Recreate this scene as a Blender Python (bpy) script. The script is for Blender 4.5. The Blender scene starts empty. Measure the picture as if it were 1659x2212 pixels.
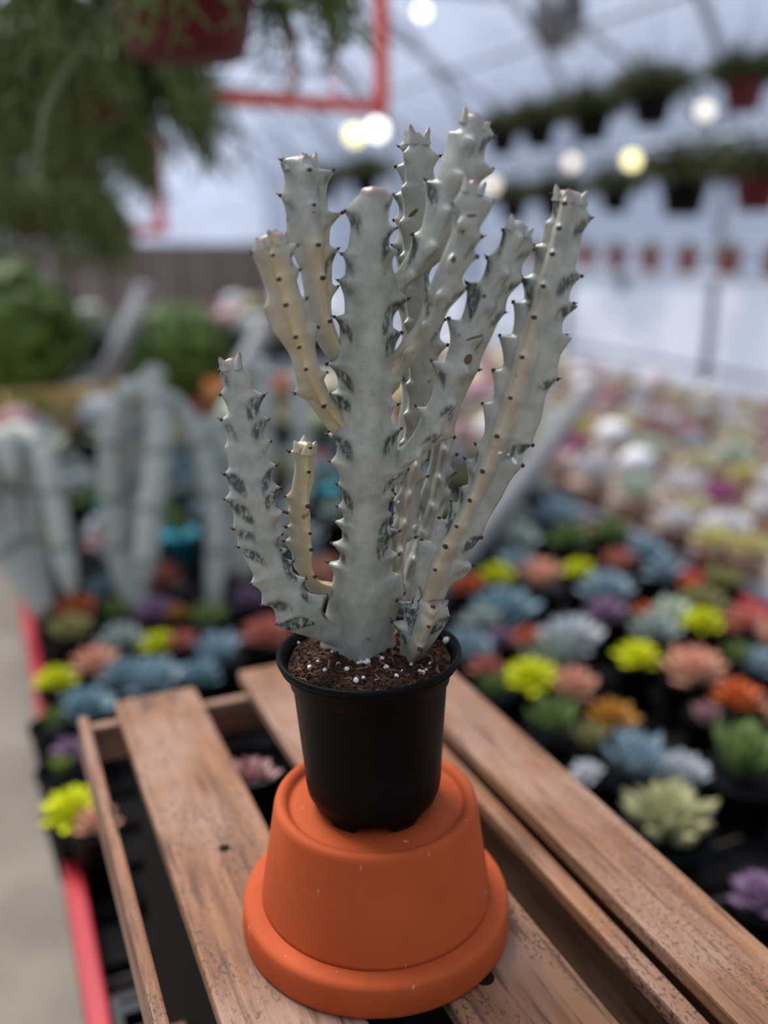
import bpy, bmesh, math, random
import numpy as np
from mathutils import Vector, Matrix, noise as mnoise

S = bpy.context.scene
COL = S.collection
random.seed(7)
rng = np.random.default_rng(7)

# ------------------------------------------------------------------ camera
F_PX, PITCH, ZC = 2000.0, math.radians(16.6), 1.5
CP, SP = math.cos(PITCH), math.sin(PITCH)
cam_d = bpy.data.cameras.new('camera')
cam = bpy.data.objects.new('camera', cam_d)
COL.objects.link(cam)
cam.location = (0, 0, ZC)
cam.rotation_euler = (math.radians(90) - PITCH, 0, 0)
cam_d.sensor_fit = 'VERTICAL'
cam_d.sensor_height = 36
cam_d.sensor_width = 27
cam_d.lens = F_PX / 2212 * 36
cam_d.clip_start = 0.02
cam_d.dof.use_dof = True
cam_d.dof.focus_distance = 0.495
cam_d.dof.aperture_fstop = 2.4
cam_d.dof.aperture_blades = 0
S.camera = cam

# ------------------------------------------------------------------ world: even overcast sky
W = bpy.data.worlds.new('overcast_sky')
S.world = W
W.use_nodes = True
bg = W.node_tree.nodes['Background']
bg.inputs[0].default_value = (0.72, 0.82, 1.0, 1)
bg.inputs[1].default_value = 0.46
sun_d = bpy.data.lights.new('sun', 'SUN')
sun_d.energy = 9.5
sun_d.angle = math.radians(30)
sun_d.color = (1.0, 0.96, 0.90)
sun = bpy.data.objects.new('sun', sun_d)
COL.objects.link(sun)
sun.rotation_euler = (math.radians(-22), math.radians(-24), 0)
S.view_settings.view_transform = 'Standard'
S.view_settings.look = 'None'
S.view_settings.gamma = 1
S.view_settings.use_curve_mapping = False
S.view_settings.exposure = 0.48
S.cycles.use_denoising = True
S.cycles.transparent_max_bounces = 12
S.cycles.max_bounces = 8

# ------------------------------------------------------------------ coordinates
TH = math.radians(23.7)                      # the house runs 23.7 degrees left of the view
LA = Vector((-math.sin(TH), math.cos(TH), 0))  # along the house (a)
RB = Vector((math.cos(TH), math.sin(TH), 0))   # across it, to the right (b)
def W3(a, b, z): return LA * a + RB * b + Vector((0, 0, z))
def ray(px, py):
    u = (px - 829.5) / F_PX; v = (1106 - py) / F_PX
    return Vector((u, CP + v * SP, -SP + v * CP))
def atz(px, py, z):
    r = ray(px, py); t = (z - ZC) / r.z
    return Vector((0, 0, ZC)) + r * t
def aty(px, py, y):
    r = ray(px, py); t = y / r.y
    return Vector((0, 0, ZC)) + r * t
def att(px, py, t): return Vector((0, 0, ZC)) + ray(px, py) * t
def to_px(p):
    d = p - Vector((0, 0, ZC))
    dep = d.y * CP - d.z * SP
    return 829.5 + F_PX * d.x / dep, 1106 - F_PX * (d.y * SP + d.z * CP) / dep, dep
def ab(p): return p.dot(LA), p.dot(RB)
ROTZ = TH

# ------------------------------------------------------------------ object helpers
def tag(o, label=None, cat=None, group=None, kind=None):
    if label: o['label'] = label
    if cat: o['category'] = cat
    if group: o['group'] = group
    if kind: o['kind'] = kind
    return o
def empty(name, loc=(0, 0, 0), rz=0.0, label=None, cat=None, group=None):
    o = bpy.data.objects.new(name, None)
    o.empty_display_size = 0.02
    COL.objects.link(o); o.location = loc; o.rotation_euler = (0, 0, rz)
    return tag(o, label, cat, group)
def smooth(me, on=True):
    me.polygons.foreach_set('use_smooth', [on] * len(me.polygons))
def mesh_obj(name, me, parent=None, mat=None, loc=None, rot=None, scale=None):
    o = bpy.data.objects.new(name, me)
    COL.objects.link(o)
    if parent: o.parent = parent
    if loc is not None: o.location = loc
    if rot is not None: o.rotation_euler = rot
    if scale is not None: o.scale = scale
    if mat is not None:
        if len(me.materials) == 0: me.materials.append(mat)
        if me.materials[0] is not mat:
            o.material_slots[0].link = 'OBJECT'; o.material_slots[0].material = mat
    return o
class MB:
    """collects vertices and faces of one mesh"""
    def __init__(s): s.v = []; s.f = []
    def add(s, v, f):
        n = len(s.v); s.v += [tuple(p) for p in v]; s.f += [tuple(i + n for i in q) for q in f]
        return s
    def box(s, c, d, m=None, taper=1.0):
        hx, hy, hz = d[0] / 2, d[1] / 2, d[2] / 2
        vs = []
        for z in (-1, 1):
            k = taper if z < 0 else 1
            for x, y in ((-1, -1), (1, -1), (1, 1), (-1, 1)):
                p = Vector((x * hx * k, y * hy * k, z * hz))
                vs.append((m @ p if m else p) + Vector(c))
        return s.add(vs, [(3, 2, 1, 0), (4, 5, 6, 7), (0, 1, 5, 4), (1, 2, 6, 5), (2, 3, 7, 6), (3, 0, 4, 7)])
    def tube(s, pts, rad, n=8, cap=True):
        pts = [Vector(p) for p in pts]
        if not hasattr(rad, '__len__'): rad = [rad] * len(pts)
        vs = []; fs = []
        t0 = (pts[1] - pts[0]).normalized()
        nrm = t0.orthogonal().normalized()
        for i, p in enumerate(pts):
            t = (pts[min(i + 1, len(pts) - 1)] - pts[max(i - 1, 0)])
            t = t.normalized() if t.length > 1e-9 else t0
            nrm = (nrm - t * nrm.dot(t)).normalized(); bn = t.cross(nrm)
            for k in range(n):
                a = 2 * math.pi * k / n
                vs.append(p + (nrm * math.cos(a) + bn * math.sin(a)) * rad[i])
        for i in range(len(pts) - 1):
            for k in range(n):
                k2 = (k + 1) % n
                fs.append((i * n + k, i * n + k2, (i + 1) * n + k2, (i + 1) * n + k))
        if cap:
            fs.append(tuple(range(n))[::-1]); m = (len(pts) - 1) * n
            fs.append(tuple(m + k for k in range(n)))
        return s.add(vs, fs)
    def lathe(s, prof, n=32, c=(0, 0, 0), closed_ends=True, wob=None):
        vs = []; fs = []
        for (r, z) in prof:
            for k in range(n):
                a = 2 * math.pi * k / n
                rr, zz = (r, z) if wob is None else wob(r, z, a)
                vs.append((c[0] + rr * math.cos(a), c[1] + rr * math.sin(a), c[2] + zz))
        for i in range(len(prof) - 1):
            for k in range(n):
                k2 = (k + 1) % n
                fs.append((i * n + k, i * n + k2, (i + 1) * n + k2, (i + 1) * n + k))
        if closed_ends:
            fs.append(tuple(range(n))[::-1]); m = (len(prof) - 1) * n
            fs.append(tuple(m + k for k in range(n)))
        return s.add(vs, fs)
    def ball(s, c, r, nu=8, nv=6, sc=(1, 1, 1)):
        prof = []
        for j in range(1, nv):
            a = math.pi * j / nv
            prof.append((r * math.sin(a), -r * math.cos(a)))
        vs = [(c[0], c[1], c[2] - r * sc[2])]; fs = []
        for (rr, z) in prof:
            for k in range(nu):
                a = 2 * math.pi * k / nu
                vs.append((c[0] + rr * math.cos(a) * sc[0], c[1] + rr * math.sin(a) * sc[1], c[2] + z * sc[2]))
        vs.append((c[0], c[1], c[2] + r * sc[2]))
        for k in range(nu): fs.append((0, 1 + (k + 1) % nu, 1 + k))
        for j in range(nv - 2):
            for k in range(nu):
                k2 = (k + 1) % nu
                fs.append((1 + j * nu + k, 1 + j * nu + k2, 1 + (j + 1) * nu + k2, 1 + (j + 1) * nu + k))
        m = 1 + (nv - 2) * nu
        for k in range(nu): fs.append((m + k, m + (k + 1) % nu, len(vs) - 1))
        return s.add(vs, fs)
    def mesh(s, name, sm=False):
        me = bpy.data.meshes.new(name); me.from_pydata(s.v, [], s.f); me.update()
        if sm: smooth(me)
        return me
    def build(s, name, mat, parent=None, sm=False, loc=None, rot=None):
        return mesh_obj(name, s.mesh(name, sm), parent, mat, loc, rot)
def bevel(o, w, seg=2):
    m = o.modifiers.new('bevel', 'BEVEL'); m.width = w; m.segments = seg; m.limit_method = 'ANGLE'
    return o

# ------------------------------------------------------------------ materials
class NT:
    def __init__(s, name):
        s.m = bpy.data.materials.new(name); s.m.use_nodes = True
        s.t = s.m.node_tree; s.b = s.t.nodes['Principled BSDF']; s.out = s.t.nodes['Material Output']
    def n(s, ty, **kw):
        x = s.t.nodes.new('ShaderNode' + ty)
        for k, v in kw.items():
            if k.startswith('i_'): x.inputs[k[2:].replace('_', ' ')].default_value = v
            else: setattr(x, k, v)
        return x
    def l(s, a, b): s.t.links.new(a, b)
    def mix(s, fac, a, b):
        x = s.n('Mix', data_type='RGBA')
        for sock, val in ((x.inputs[0], fac), (x.inputs[6], a), (x.inputs[7], b)):
            if hasattr(val, 'links'): s.l(val, sock)
            elif isinstance(val, (int, float)): sock.default_value = val
            else: sock.default_value = (*val, 1)
        return x.outputs[2]
    def ramp(s, fac, a, b, va=0.0, vb=1.0):
        x = s.n('MapRange', interpolation_type='SMOOTHSTEP')
        s.l(fac, x.inputs[0]); x.inputs[1].default_value = a; x.inputs[2].default_value = b
        x.inputs[3].default_value = va; x.inputs[4].default_value = vb
        return x.outputs[0]
    def math(s, op, a, b):
        x = s.n('Math', operation=op)
        for i, v in enumerate((a, b)):
            if hasattr(v, 'links'): s.l(v, x.inputs[i])
            else: x.inputs[i].default_value = v
        return x.outputs[0]
    def coords(s, scale=(1, 1, 1), rnd=False):
        tc = s.n('TexCoord'); mp = s.n('Mapping'); mp.inputs['Scale'].default_value = scale
        s.l(tc.outputs['Object'], mp.inputs[0])
        if rnd:
            oi = s.n('ObjectInfo'); mu = s.n('VectorMath', operation='SCALE')
            mu.inputs[0].default_value = (37, 91, 53); s.l(oi.outputs['Random'], mu.inputs['Scale'])
            s.l(mu.outputs[0], mp.inputs['Location'])
        return mp.outputs[0]
    def noise(s, vec, scale, detail=3, rough=0.55):
        x = s.n('TexNoise'); x.inputs['Scale'].default_value = scale
        x.inputs['Detail'].default_value = detail; x.inputs['Roughness'].default_value = rough
        s.l(vec, x.inputs['Vector'])
        return x.outputs['Fac']
    def bump(s, h, strength, dist=0.001):
        x = s.n('Bump'); x.inputs['Strength'].default_value = strength; x.inputs['Distance'].default_value = dist
        s.l(h, x.inputs['Height']); s.l(x.outputs[0], s.b.inputs['Normal'])
    def base(s, c):
        if hasattr(c, 'links'): s.l(c, s.b.inputs['Base Color'])
        else: s.b.inputs['Base Color'].default_value = (*c, 1)
    def rough(s, r, spec=0.5):
        s.b.inputs['Roughness'].default_value = r; s.b.inputs['Specular IOR Level'].default_value = spec
def plain(name, c, rough=0.6, spec=0.4, metal=0.0, var=0.12, scale=30, bump=0.0):
    k = NT(name)
    v = k.coords(rnd=True); nz = k.noise(v, scale)
    d = tuple(x * (1 - var) for x in c); e = tuple(min(1, x * (1 + var)) for x in c)
    k.base(k.mix(nz, d, e)); k.rough(rough, spec); k.b.inputs['Metallic'].default_value = metal
    if bump: k.bump(nz, bump)
    return k.m
def srgb(r, g, b):
    return tuple(((x / 255) / 12.92 if x / 255 <= .04045 else ((x / 255 + .055) / 1.055) ** 2.4) for x in (r, g, b))

def mat_wood():
    k = NT('weathered_wood')
    v = k.coords((26, 2.2, 26), rnd=True)
    g1 = k.noise(v, 3.0, 6, .62)
    v2 = k.coords((90, 7, 90), rnd=True)
    g2 = k.noise(v2, 2.0, 4, .6)
    v3 = k.coords((1, .55, 1), rnd=True)
    sp = k.noise(v3, 520, 2, .5)
    big = k.noise(k.coords((1, .6, 1), rnd=True), 16, 3, .6)
    c = k.mix(k.ramp(g1, .3, .7), (0.155, 0.066, 0.030), (0.29, 0.138, 0.064))
    c = k.mix(k.ramp(big, .38, .68), c, (0.29, 0.170, 0.115))
    c = k.mix(k.ramp(g2, .50, .70, 0, .85), c, (0.085, 0.036, 0.019))
    dirt = k.math('MULTIPLY', k.ramp(sp, .54, .64), k.ramp(k.noise(v3, 24, 3, .6), .40, .60))
    c = k.mix(k.math('MULTIPLY', dirt, .8), c, (0.06, 0.035, 0.025))
    k.base(c); k.rough(.55, .25); k.bump(k.math('ADD', g1, g2), .35, .0015)
    return k.m
def mat_terracotta():
    k = NT('terracotta')
    v = k.coords()
    a = k.noise(v, 14, 4, .6); b = k.noise(v, 420, 2, .5)
    c = k.mix(k.ramp(a, .3, .7), (0.37, 0.062, 0.014), (0.44, 0.080, 0.020))
    vz = k.coords((1, 1, .25)); sc = k.noise(vz, 170, 2, .6)
    c = k.mix(k.math('MULTIPLY', k.ramp(sc, .70, .76), .5), c, (0.72, 0.42, 0.30))
    k.base(c); k.rough(.70, .18); k.bump(b, .08, .0006)
    return k.m
def mat_cactus():
    k = NT('ghost_cactus_skin')
    at = k.n('VertexColor', layer_name='mask')
    sep = k.n('SeparateColor'); k.l(at.outputs[0], sep.inputs[0])
    v = k.coords()
    n1 = k.noise(v, 90, 4, .6)
    c = k.mix(k.ramp(n1, .3, .7), (0.240, 0.236, 0.190), (0.355, 0.346, 0.285))
    cloud = k.noise(v, 200, 3, .6)
    c = k.mix(k.ramp(cloud, .52, .80, 0, .45), c, (0.15, 0.17, 0.15))
    # yellow pigment along some ridges
    c = k.mix(sep.outputs[1], c, (0.52, 0.38, 0.165))
    # dark green variegation in streaks under the teeth
    vs = k.coords((1, 1, .45)); st = k.noise(vs, 420, 5, .7)
    gm = k.math('MULTIPLY', k.ramp(sep.outputs[0], .04, .50), k.ramp(st, .34, .56))
    c = k.mix(gm, c, (0.030, 0.045, 0.036))
    wt = k.noise(k.coords((1, 1, .3)), 700, 2, .5)
    # pink to maroon growing tips
    tipc = k.mix(k.ramp(k.noise(v, 260, 2, .5), .42, .56), (0.11, 0.022, 0.045), (0.33, 0.13, 0.12))
    c = k.mix(sep.outputs[2], c, tipc)
    # small corky scars
    sc = k.noise(v, 150, 2, .4)
    c = k.mix(k.math('MULTIPLY', k.ramp(sc, .735, .76), .75), c, (0.17, 0.095, 0.06))
    k.base(c); k.rough(.36, .55)
    k.b.inputs['Subsurface Weight'].default_value = 0.0
    k.bump(n1, .12, .0006)
    return k.m
def mat_soil():
    k = NT('potting_soil')
    v = k.coords(rnd=True); a = k.noise(v, 260, 5, .7); b = k.noise(v, 60, 3, .6)
    c = k.mix(k.ramp(a, .35, .68), (0.014, 0.008, 0.006), (0.095, 0.052, 0.034))
    c = k.mix(k.ramp(b, .45, .7, 0, .5), c, (0.07, 0.034, 0.02))
    k.base(c); k.rough(.95, .1); k.bump(a, .8, .002)
    return k.m
def mat_black_plastic():
    k = NT('black_plastic')
    v = k.coords(); a = k.noise(v, 40, 3, .6); f = k.noise(k.coords((1, 1, .15)), 300, 2, .5)
    k.base(k.mix(a, (0.0018, 0.0018, 0.002), (0.0035, 0.0035, 0.004))); k.rough(.38, .07)
    k.b.inputs['Roughness'].default_value = .40
    k.bump(f, .03, .0005)
    return k.m
def mat_film():
    k = NT('greenhouse_film')
    t = k.n('BsdfTransparent'); t.inputs[0].default_value = (.90, .92, .97, 1)
    tr = k.n('BsdfTranslucent'); tr.inputs[0].default_value = (.38, .42, .54, 1)
    df = k.n('BsdfDiffuse'); df.inputs[0].default_value = (.46, .50, .60, 1)
    m1 = k.n('MixShader'); m1.inputs[0].default_value = .35
    k.l(tr.outputs[0], m1.inputs[1]); k.l(df.outputs[0], m1.inputs[2])
    m2 = k.n('MixShader')
    nz = k.noise(k.coords((1, 1, 1)), 1.3, 3, .6)
    k.l(k.ramp(nz, .25, .75, .35, .75), m2.inputs[0])
    k.l(t.outputs[0], m2.inputs[1]); k.l(m1.outputs[0], m2.inputs[2]); k.l(m2.outputs[0], k.out.inputs[0])
    return k.m
def mat_concrete():
    k = NT('concrete')
    v = k.coords(); a = k.noise(v, 2.2, 5, .6); b = k.noise(v, 90, 3, .6)
    c = k.mix(k.ramp(a, .3, .7), (0.165, 0.142, 0.112), (0.245, 0.213, 0.172))
    c = k.mix(k.ramp(b, .5, .75, 0, .3), c, (0.14, 0.125, 0.105))
    k.base(c); k.rough(.85, .25); k.bump(b, .2, .002)
    return k.m
def mat_glow(name, c, s):
    k = NT(name); k.base(c)
    k.b.inputs['Emission Color'].default_value = (*c, 1); k.b.inputs['Emission Strength'].default_value = s
    v = k.coords(); nz = k.noise(v, 12); k.l(k.mix(nz, tuple(x * .97 for x in c), c), k.b.inputs['Base Color'])
    return k.m
_leaf = {}
def leaf_mat(name, c, tip, rough=.5):
    if name in _leaf: return _leaf[name]
    k = NT('leaf_' + name)
    at = k.n('VertexColor', layer_name='mask'); sep = k.n('SeparateColor'); k.l(at.outputs[0], sep.inputs[0])
    nz = k.noise(k.coords(rnd=True), 8, 3)
    b = k.mix(nz, tuple(x * .82 for x in c), tuple(min(1, x * 1.15) for x in c))
    k.base(k.mix(k.ramp(sep.outputs[0], .45, 1.0), b, tip)); k.rough(rough, .3)
    _leaf[name] = k.m
    return k.m

M = dict(
    wood=mat_wood(), terra=mat_terracotta(), cactus=mat_cactus(), soil=mat_soil(), black=mat_black_plastic(),
    film=mat_film(), concrete=mat_concrete(),
    thorn=plain('thorn_brown', (0.050, 0.022, 0.017), .6, .3, var=.4, scale=400),
    perlite=plain('perlite_white', (0.78, 0.77, 0.74), .8, .2, var=.1, scale=500, bump=.4),
    scab=plain('corky_scab_tan', (0.155, 0.105, 0.055), .8, .2, var=.4, scale=900, bump=.6),
    bark=plain('bark_fibre_tan', (0.20, 0.105, 0.060), .85, .2, var=.45, scale=300),
    steel=plain('galvanised_steel', (0.33, 0.36, 0.40), .45, .5, .35, var=.15, scale=20),
    white=plain('white_paint', (0.75, 0.76, 0.78), .6),
    red=plain('red_paint', (0.36, 0.008, 0.016), .45, .4, var=.1),
    orange_red=plain('orange_red_paint', (0.66, 0.075, 0.030), .45, .4, var=.1),
    pot=plain('nursery_pot_black', (0.004, 0.004, 0.0045), .5, .10),
    palepot=plain('pale_clay_pot', (0.48, 0.34, 0.26), .7, .25, var=.2),
    palewood=plain('pale_bench_wood', (0.40, 0.34, 0.29), .8, .2),
    crate_shade=plain('crate_shade_black', (0.004, 0.004, 0.004), .8, .08),  # near-black standing in for the shade inside the crate
    tray=plain('lattice_tray_black', (0.012, 0.012, 0.013), .5, .3),
    benchtop=plain('bench_slat_black', (0.006, 0.0055, 0.0055), .8, .06),
    pipegrey=plain('pipe_grey_plastic', (0.20, 0.20, 0.195), .6, .3),
    stemgreen=plain('trailing_stem_olive', (0.13, 0.15, 0.07), .5, .3),
    maroon=plain('maroon_pot', (0.105, 0.009, 0.014), .5, .35),
    terra_small=plain('small_pot_clay', (0.30, 0.10, 0.07), .7, .3),
    teal=plain('teal_pot', (0.015, 0.33, 0.42), .45, .4),
    grey=plain('grey_metal_paint', (0.26, 0.25, 0.26), .5, .4),
    fanring=plain('fan_grey', (0.19, 0.18, 0.185), .5, .4),
    brown=plain('brown_boards', (0.21, 0.155, 0.13), .8, .2, var=.35, scale=6),
    yellowwood=plain('yellow_tray_wood', (0.50, 0.36, 0.15), .7, .2),
    orangewood=plain('orange_tray', (0.55, 0.20, 0.06), .7, .2),
    ground=plain('outside_ground', (0.27, 0.28, 0.31), .9, .1, scale=.5),
    rhips=plain('rhipsalis_green', (0.085, 0.115, 0.020), .55, .3, var=.45, scale=9),
    fern=plain('hanging_foliage_olive', (0.055, 0.062, 0.012), .6, .25, var=.5, scale=9),
    bush=plain('bush_green', (0.085, 0.145, 0.018), .55, .3, var=.5, scale=5),
    ghost2=plain('pale_cactus_skin', (0.40, 0.41, 0.35), .5, .4, var=.15, scale=40),
    ghostband=plain('cactus_green_band', (0.15, 0.21, 0.16), .5, .4, var=.25, scale=40),
    knot=plain('knot_dark', (0.010, 0.007, 0.005), .9, .1),
    glow_w=mat_glow('bulb_white', (1.0, 0.97, 0.93), 2.2),
    glow_y=mat_glow('bulb_yellow', (1.0, 0.90, 0.42), 1.6),
    glow_d=mat_glow('bulb_dim', (1.0, 0.90, 0.75), .9),
)

# ================================================================== THE SETTING
def struct(o): return tag(o, kind='structure')
A0, A1, BW = -3.2, 13.2, 4.0
hoop_prof = [(BW, 0.0), (BW, 1.0), (BW, 2.0)] + [(BW * math.cos(t), 2.0 + 1.9 * math.sin(t)) for t in np.linspace(0.12, math.pi - 0.12, 22)] + [(-BW, 2.0), (-BW, 1.0), (-BW, 0.0)]
g = MB().box((0, 0, -.06), (60, 60, .1)).build('ground', M['ground'], loc=(0, 0, 0)); struct(g)
fl = MB()
fl.box((0, (A0 + A1) / 2, -.02), (2 * BW, A1 - A0, .04))
floor = fl.build('floor', M['concrete'], rot=(0, 0, ROTZ)); struct(floor)
def film_strip(name, prof):
    mb = MB(); n = len(prof); na = 2
    vs = [W3(a, b, z) for a in (A0, A1) for (b, z) in prof]
    mb.add(vs, [(i, i + 1, n + i + 1, n + i) for i in range(n - 1)])
    return struct(mb.build(name, M['film'], sm=True))
wall_right = film_strip('wall_right', hoop_prof[:3])
ceiling = film_strip('ceiling', hoop_prof[2:-2])
wall_left = film_strip('wall_left', hoop_prof[-3:])
def end_wall(name, a):
    prof = [p for p in hoop_prof]
    mb = MB(); mb.add([W3(a, b, z) for (b, z) in prof], [tuple(range(len(prof)))])
    return struct(mb.build(name, M['film']))
wall_far = end_wall('wall_far', A1)
kw = MB()
for i in range(16):
    b0 = -4 + i * .5
    o = MB().box((0, 0, 0), (.49, .03, 1.40)).build('board', M['brown'], wall_far, loc=W3(A1 - .04, b0 + .25, .705), rot=(0, 0, ROTZ))
hoop_n = 0
def tube_ab(pts, r, name, parent, mat, n=6):
    return MB().tube([W3(*p) for p in pts], r, n).build(name, mat, parent, sm=True)
for a in np.arange(A0 + .2, A1, 1.45):
    tube_ab([(a, b * .985, z * .995) for (b, z) in hoop_prof], .028, 'roof_hoop', ceiling, M['steel'])
    tube_ab([(a, -3.3, 2.95), (a, 3.3, 2.95)], .02, 'collar_tie', ceiling, M['steel'])
    for sgn in (-1, 1):
        tube_ab([(a, sgn * 3.85, 2.05), (a, sgn * 2.0, 2.95)], .016, 'strut', ceiling, M['steel'])
for b, z in ((3.9, 2.02), (3.62, 2.72), (2.6, 3.42), (0, 3.86), (-2.6, 3.42), (-3.62, 2.72)):
    tube_ab([(A0, b, z), (A1, b, z)], .022, 'purlin', ceiling, M['steel'])
for z in (.75, 1.45):
    tube_ab([(A0, 3.93, z), (A1, 3.93, z)], .016, 'wall_rail', wall_right, M['steel'])

# ================================================================== BENCHES
BZ = 0.72
def make_bench(label, b0, b1, a0, a1, rail_mat, top_mat='benchtop'):
    t = empty('display_bench', W3((a0 + a1) / 2, (b0 + b1) / 2, 0), ROTZ, label, 'bench')
    w, l = b1 - b0, a1 - a0
    n = int(l / .085); pitch = l / n
    me = MB().box((0, 0, 0), (w - .03, pitch * .72, .02)).mesh('slat')
    for i in range(n):
        mesh_obj('slat', me, t, M[top_mat], (0, -l / 2 + (i + .5) * pitch, BZ - .012))
    for s in (-1, 1):
        o = MB().box((0, 0, 0), (.022, l, .075)).build('edge_rail', rail_mat, t, loc=(s * (w / 2 - .011), 0, BZ + .0)); bevel(o, .003)
        o = MB().box((0, 0, 0), (w - .05, .022, .075)).build('end_rail', rail_mat, t, loc=(0, s * (l / 2 - .011), BZ + .0))
    lm = MB().box((0, 0, 0), (.05, .05, BZ - .03)).mesh('leg')
    for sx in (-1, 1):
        for k in range(4):
            mesh_obj('leg', lm, t, M['steel'], (sx * (w / 2 - .06), -l / 2 + .06 + k * (l - .12) / 3, (BZ - .03) / 2))
    return t
bench1 = make_bench('red railed plant bench under the wooden crate', .026, 1.46, -.05, 4.3, M['red'])
bench2 = make_bench('second plant bench of pale pots beyond the crate bench', 1.52, 3.1, .9, 5.2, M['steel'], 'palewood')
bench3 = make_bench('far plant bench near the end boards', .3, 2.4, 5.6, 9.5, M['steel'])

# ================================================================== CRATE
CZ = 1.0985
crate = empty('wooden_crate', W3(.5, .22, .766), ROTZ, 'weathered brown slatted wooden crate under the orange clay pot', 'crate')
def crate_board(name, b0, b1, a0, a1, z0, z1, mat=None, bev=.0022):
    mb = MB()
    w, l, h = b1 - b0, a1 - a0, z1 - z0
    long_b = w > l
    mb.box((0, 0, 0), (l, w, h) if long_b else (w, l, h))
    o = mb.build(name, mat or M['wood'], crate)
    o.location = ((b0 + b1) / 2 - .22, (a0 + a1) / 2 - .5, (z0 + z1) / 2 - .766)
    if long_b: o.rotation_euler = (0, 0, math.pi / 2)
    bevel(o, bev)
    return o
sl = []
sl.append(crate_board('slat', .079, .152, .165, .786, CZ - .012, CZ))
sl.append(crate_board('slat', .197, .274, .165, .800, CZ - .012, CZ))
sl.append(crate_board('slat', .319, .400, .165, .790, CZ - .012, CZ))
crate_board('side_board', .046, .055, .175, .775, CZ - .045, CZ - .003)
crate_board('side_lath', .314, .328, .175, .790, CZ - .0245, CZ - .0125)
crate_board('side_board', .352, .362, .175, .775, CZ - .150, CZ - .0125)
crate_board('side_board', .352, .362, .175, .775, .785, CZ - .151)
crate_board('shade_panel', .088, .092, .194, .740, .778, CZ - .014, M['crate_shade'], .0005)  # black panels added to darken the crate's inside and block light from the left
crate_board('shade_panel', .0925, .292, .736, .740, .778, CZ - .05, M['crate_shade'], .0005)
crate_board('shade_panel', .0925, .292, .194, .198, .778, CZ - .05, M['crate_shade'], .0005)
crate_board('shade_panel', .0925, .3515, .1985, .7355, .778, .781, M['crate_shade'], .0005)
for a0 in (.178, .765):                                   # end boards
    z1 = CZ - .0125
    crate_board('end_board', .056, .3135, a0, a0 + .012, z1 - .035, z1)
    crate_board('end_board', .096, .3135, a0, a0 + .012, .80, z1 - .06)
for b0 in (.097, .331):
    for a0 in (.191, .743):
        crate_board('corner_post', b0, b0 + .02, a0, a0 + .021, .7665, CZ - .0125)
for k in range(2):
    crate_board('bottom_slat', .10 + .11 * k, .19 + .11 * k, .191, .742, .767, .777)
for k in range(2):
    crate_board('cross_batten', .0565, .085, .33 + .2 * k, .352 + .2 * k, .93, .955)
# knot hole in the middle slat beside the clay pot, and nail heads
def crate_local(p): a, b = ab(p); return (b - .22, a - .5, p.z - .766)
kp = atz(1046, 2112, CZ)
mb = MB(); mb.lathe([(.0058, -.0105), (.0058, .0004)], 14)
mb.build('knot', M['knot'], crate, loc=crate_local(kp), rot=(0, 0, .4))
o = crate.children[-1]; o.scale = (1.0, .8, 1)
nm = MB().lathe([(.0018, -.002), (.0018, .0003), (.0009, .0006)], 8).mesh('nail', True)
for (b, a) in ((.098, .768), (.135, .768), (.215, .78), (.255, .78), (.345, .77), (.385, .77)):
    mesh_obj('nail', nm, crate, M['grey'], (b - .22, a - .5, CZ - .766))
p = atz(485, 1832, CZ)
mb = MB().lathe([(.0040, -.004), (.0040, .0003)], 10); mb.build('knot', M['knot'], crate, loc=crate_local(p))
crate.children[-1].scale = (.7, 1, 1)

# black lattice trays under the crate
def make_tray(label, b0, b1, a0, a1):
    t = empty('lattice_tray', W3((a0 + a1) / 2, (b0 + b1) / 2, BZ), ROTZ, label, 'tray', 'black lattice trays under the crate')
    w, l, h = b1 - b0, a1 - a0, .0455
    for s in (-1, 1):
        MB().box((s * (w / 2 - .004), 0, h / 2), (.008, l, h)).build('rim', M['tray'], t)
        MB().box((0, s * (l / 2 - .004), h / 2), (w - .017, .008, h)).build('rim', M['tray'], t)
    r1 = MB().box((0, 0, 0), (w - .016, .012, .012)).mesh('rib')
    r2 = MB().box((0, 0, 0), (.012, l - .016, .008)).mesh('rib')
    for i in range(9): mesh_obj('rib', r1, t, M['tray'], (0, -l / 2 + (i + .5) * l / 9, h - .008))
    for i in range(5): mesh_obj('rib', r2, t, M['tray'], (-w / 2 + (i + .5) * w / 5, 0, h - .019))
make_tray('black plastic lattice tray under the near half of the crate', .050, .44, .05, .485)
make_tray('black plastic lattice tray under the far half of the crate', .050, .44, .49, .80)

# ================================================================== TERRACOTTA POT (upside down)
PY = .4765
PXC = (808 - 829.5) / F_PX * .52
TXC = (812 - 829.5) / F_PX * .56
tp = empty('clay_pot', (TXC, PY, CZ), 0, 'upside-down orange terracotta pot standing on the wooden crate', 'pot')
H = 1.184 - CZ
prof = [(0.0665, .0212), (.0690, .0218), (.0688, .024), (.0600, H - .004), (.0592, H - .0014), (.0576, H), (.0556, H + .0002), (.0533, H - .0008),
        (.0520, H - .0028), (.0512, H - .0040), (.0495, H - .0046), (.0475, H - .0040), (.046, H - .0038), (.012, H - .0038), (.0112, H - .0045), (.011, H - .012), (.05, H - .012), (.0585, .03), (.0605, .0212)]
pb = MB().lathe(prof, 128, closed_ends=False).build('body', M['terra'], tp, sm=True)
rp = [(.0606, .0210), (.0690, .0216), (.0770, .0212), (.0794, .0200), (.0803, .0178), (.0806, .0140), (.0812, .0035), (.0808, .0014), (.0795, .0003), (.0690, .0003), (.0672, .002), (.0606, .0210)]
rm = MB().lathe(rp, 128, closed_ends=False).build('rim', M['terra'], tp, sm=True)

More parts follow.
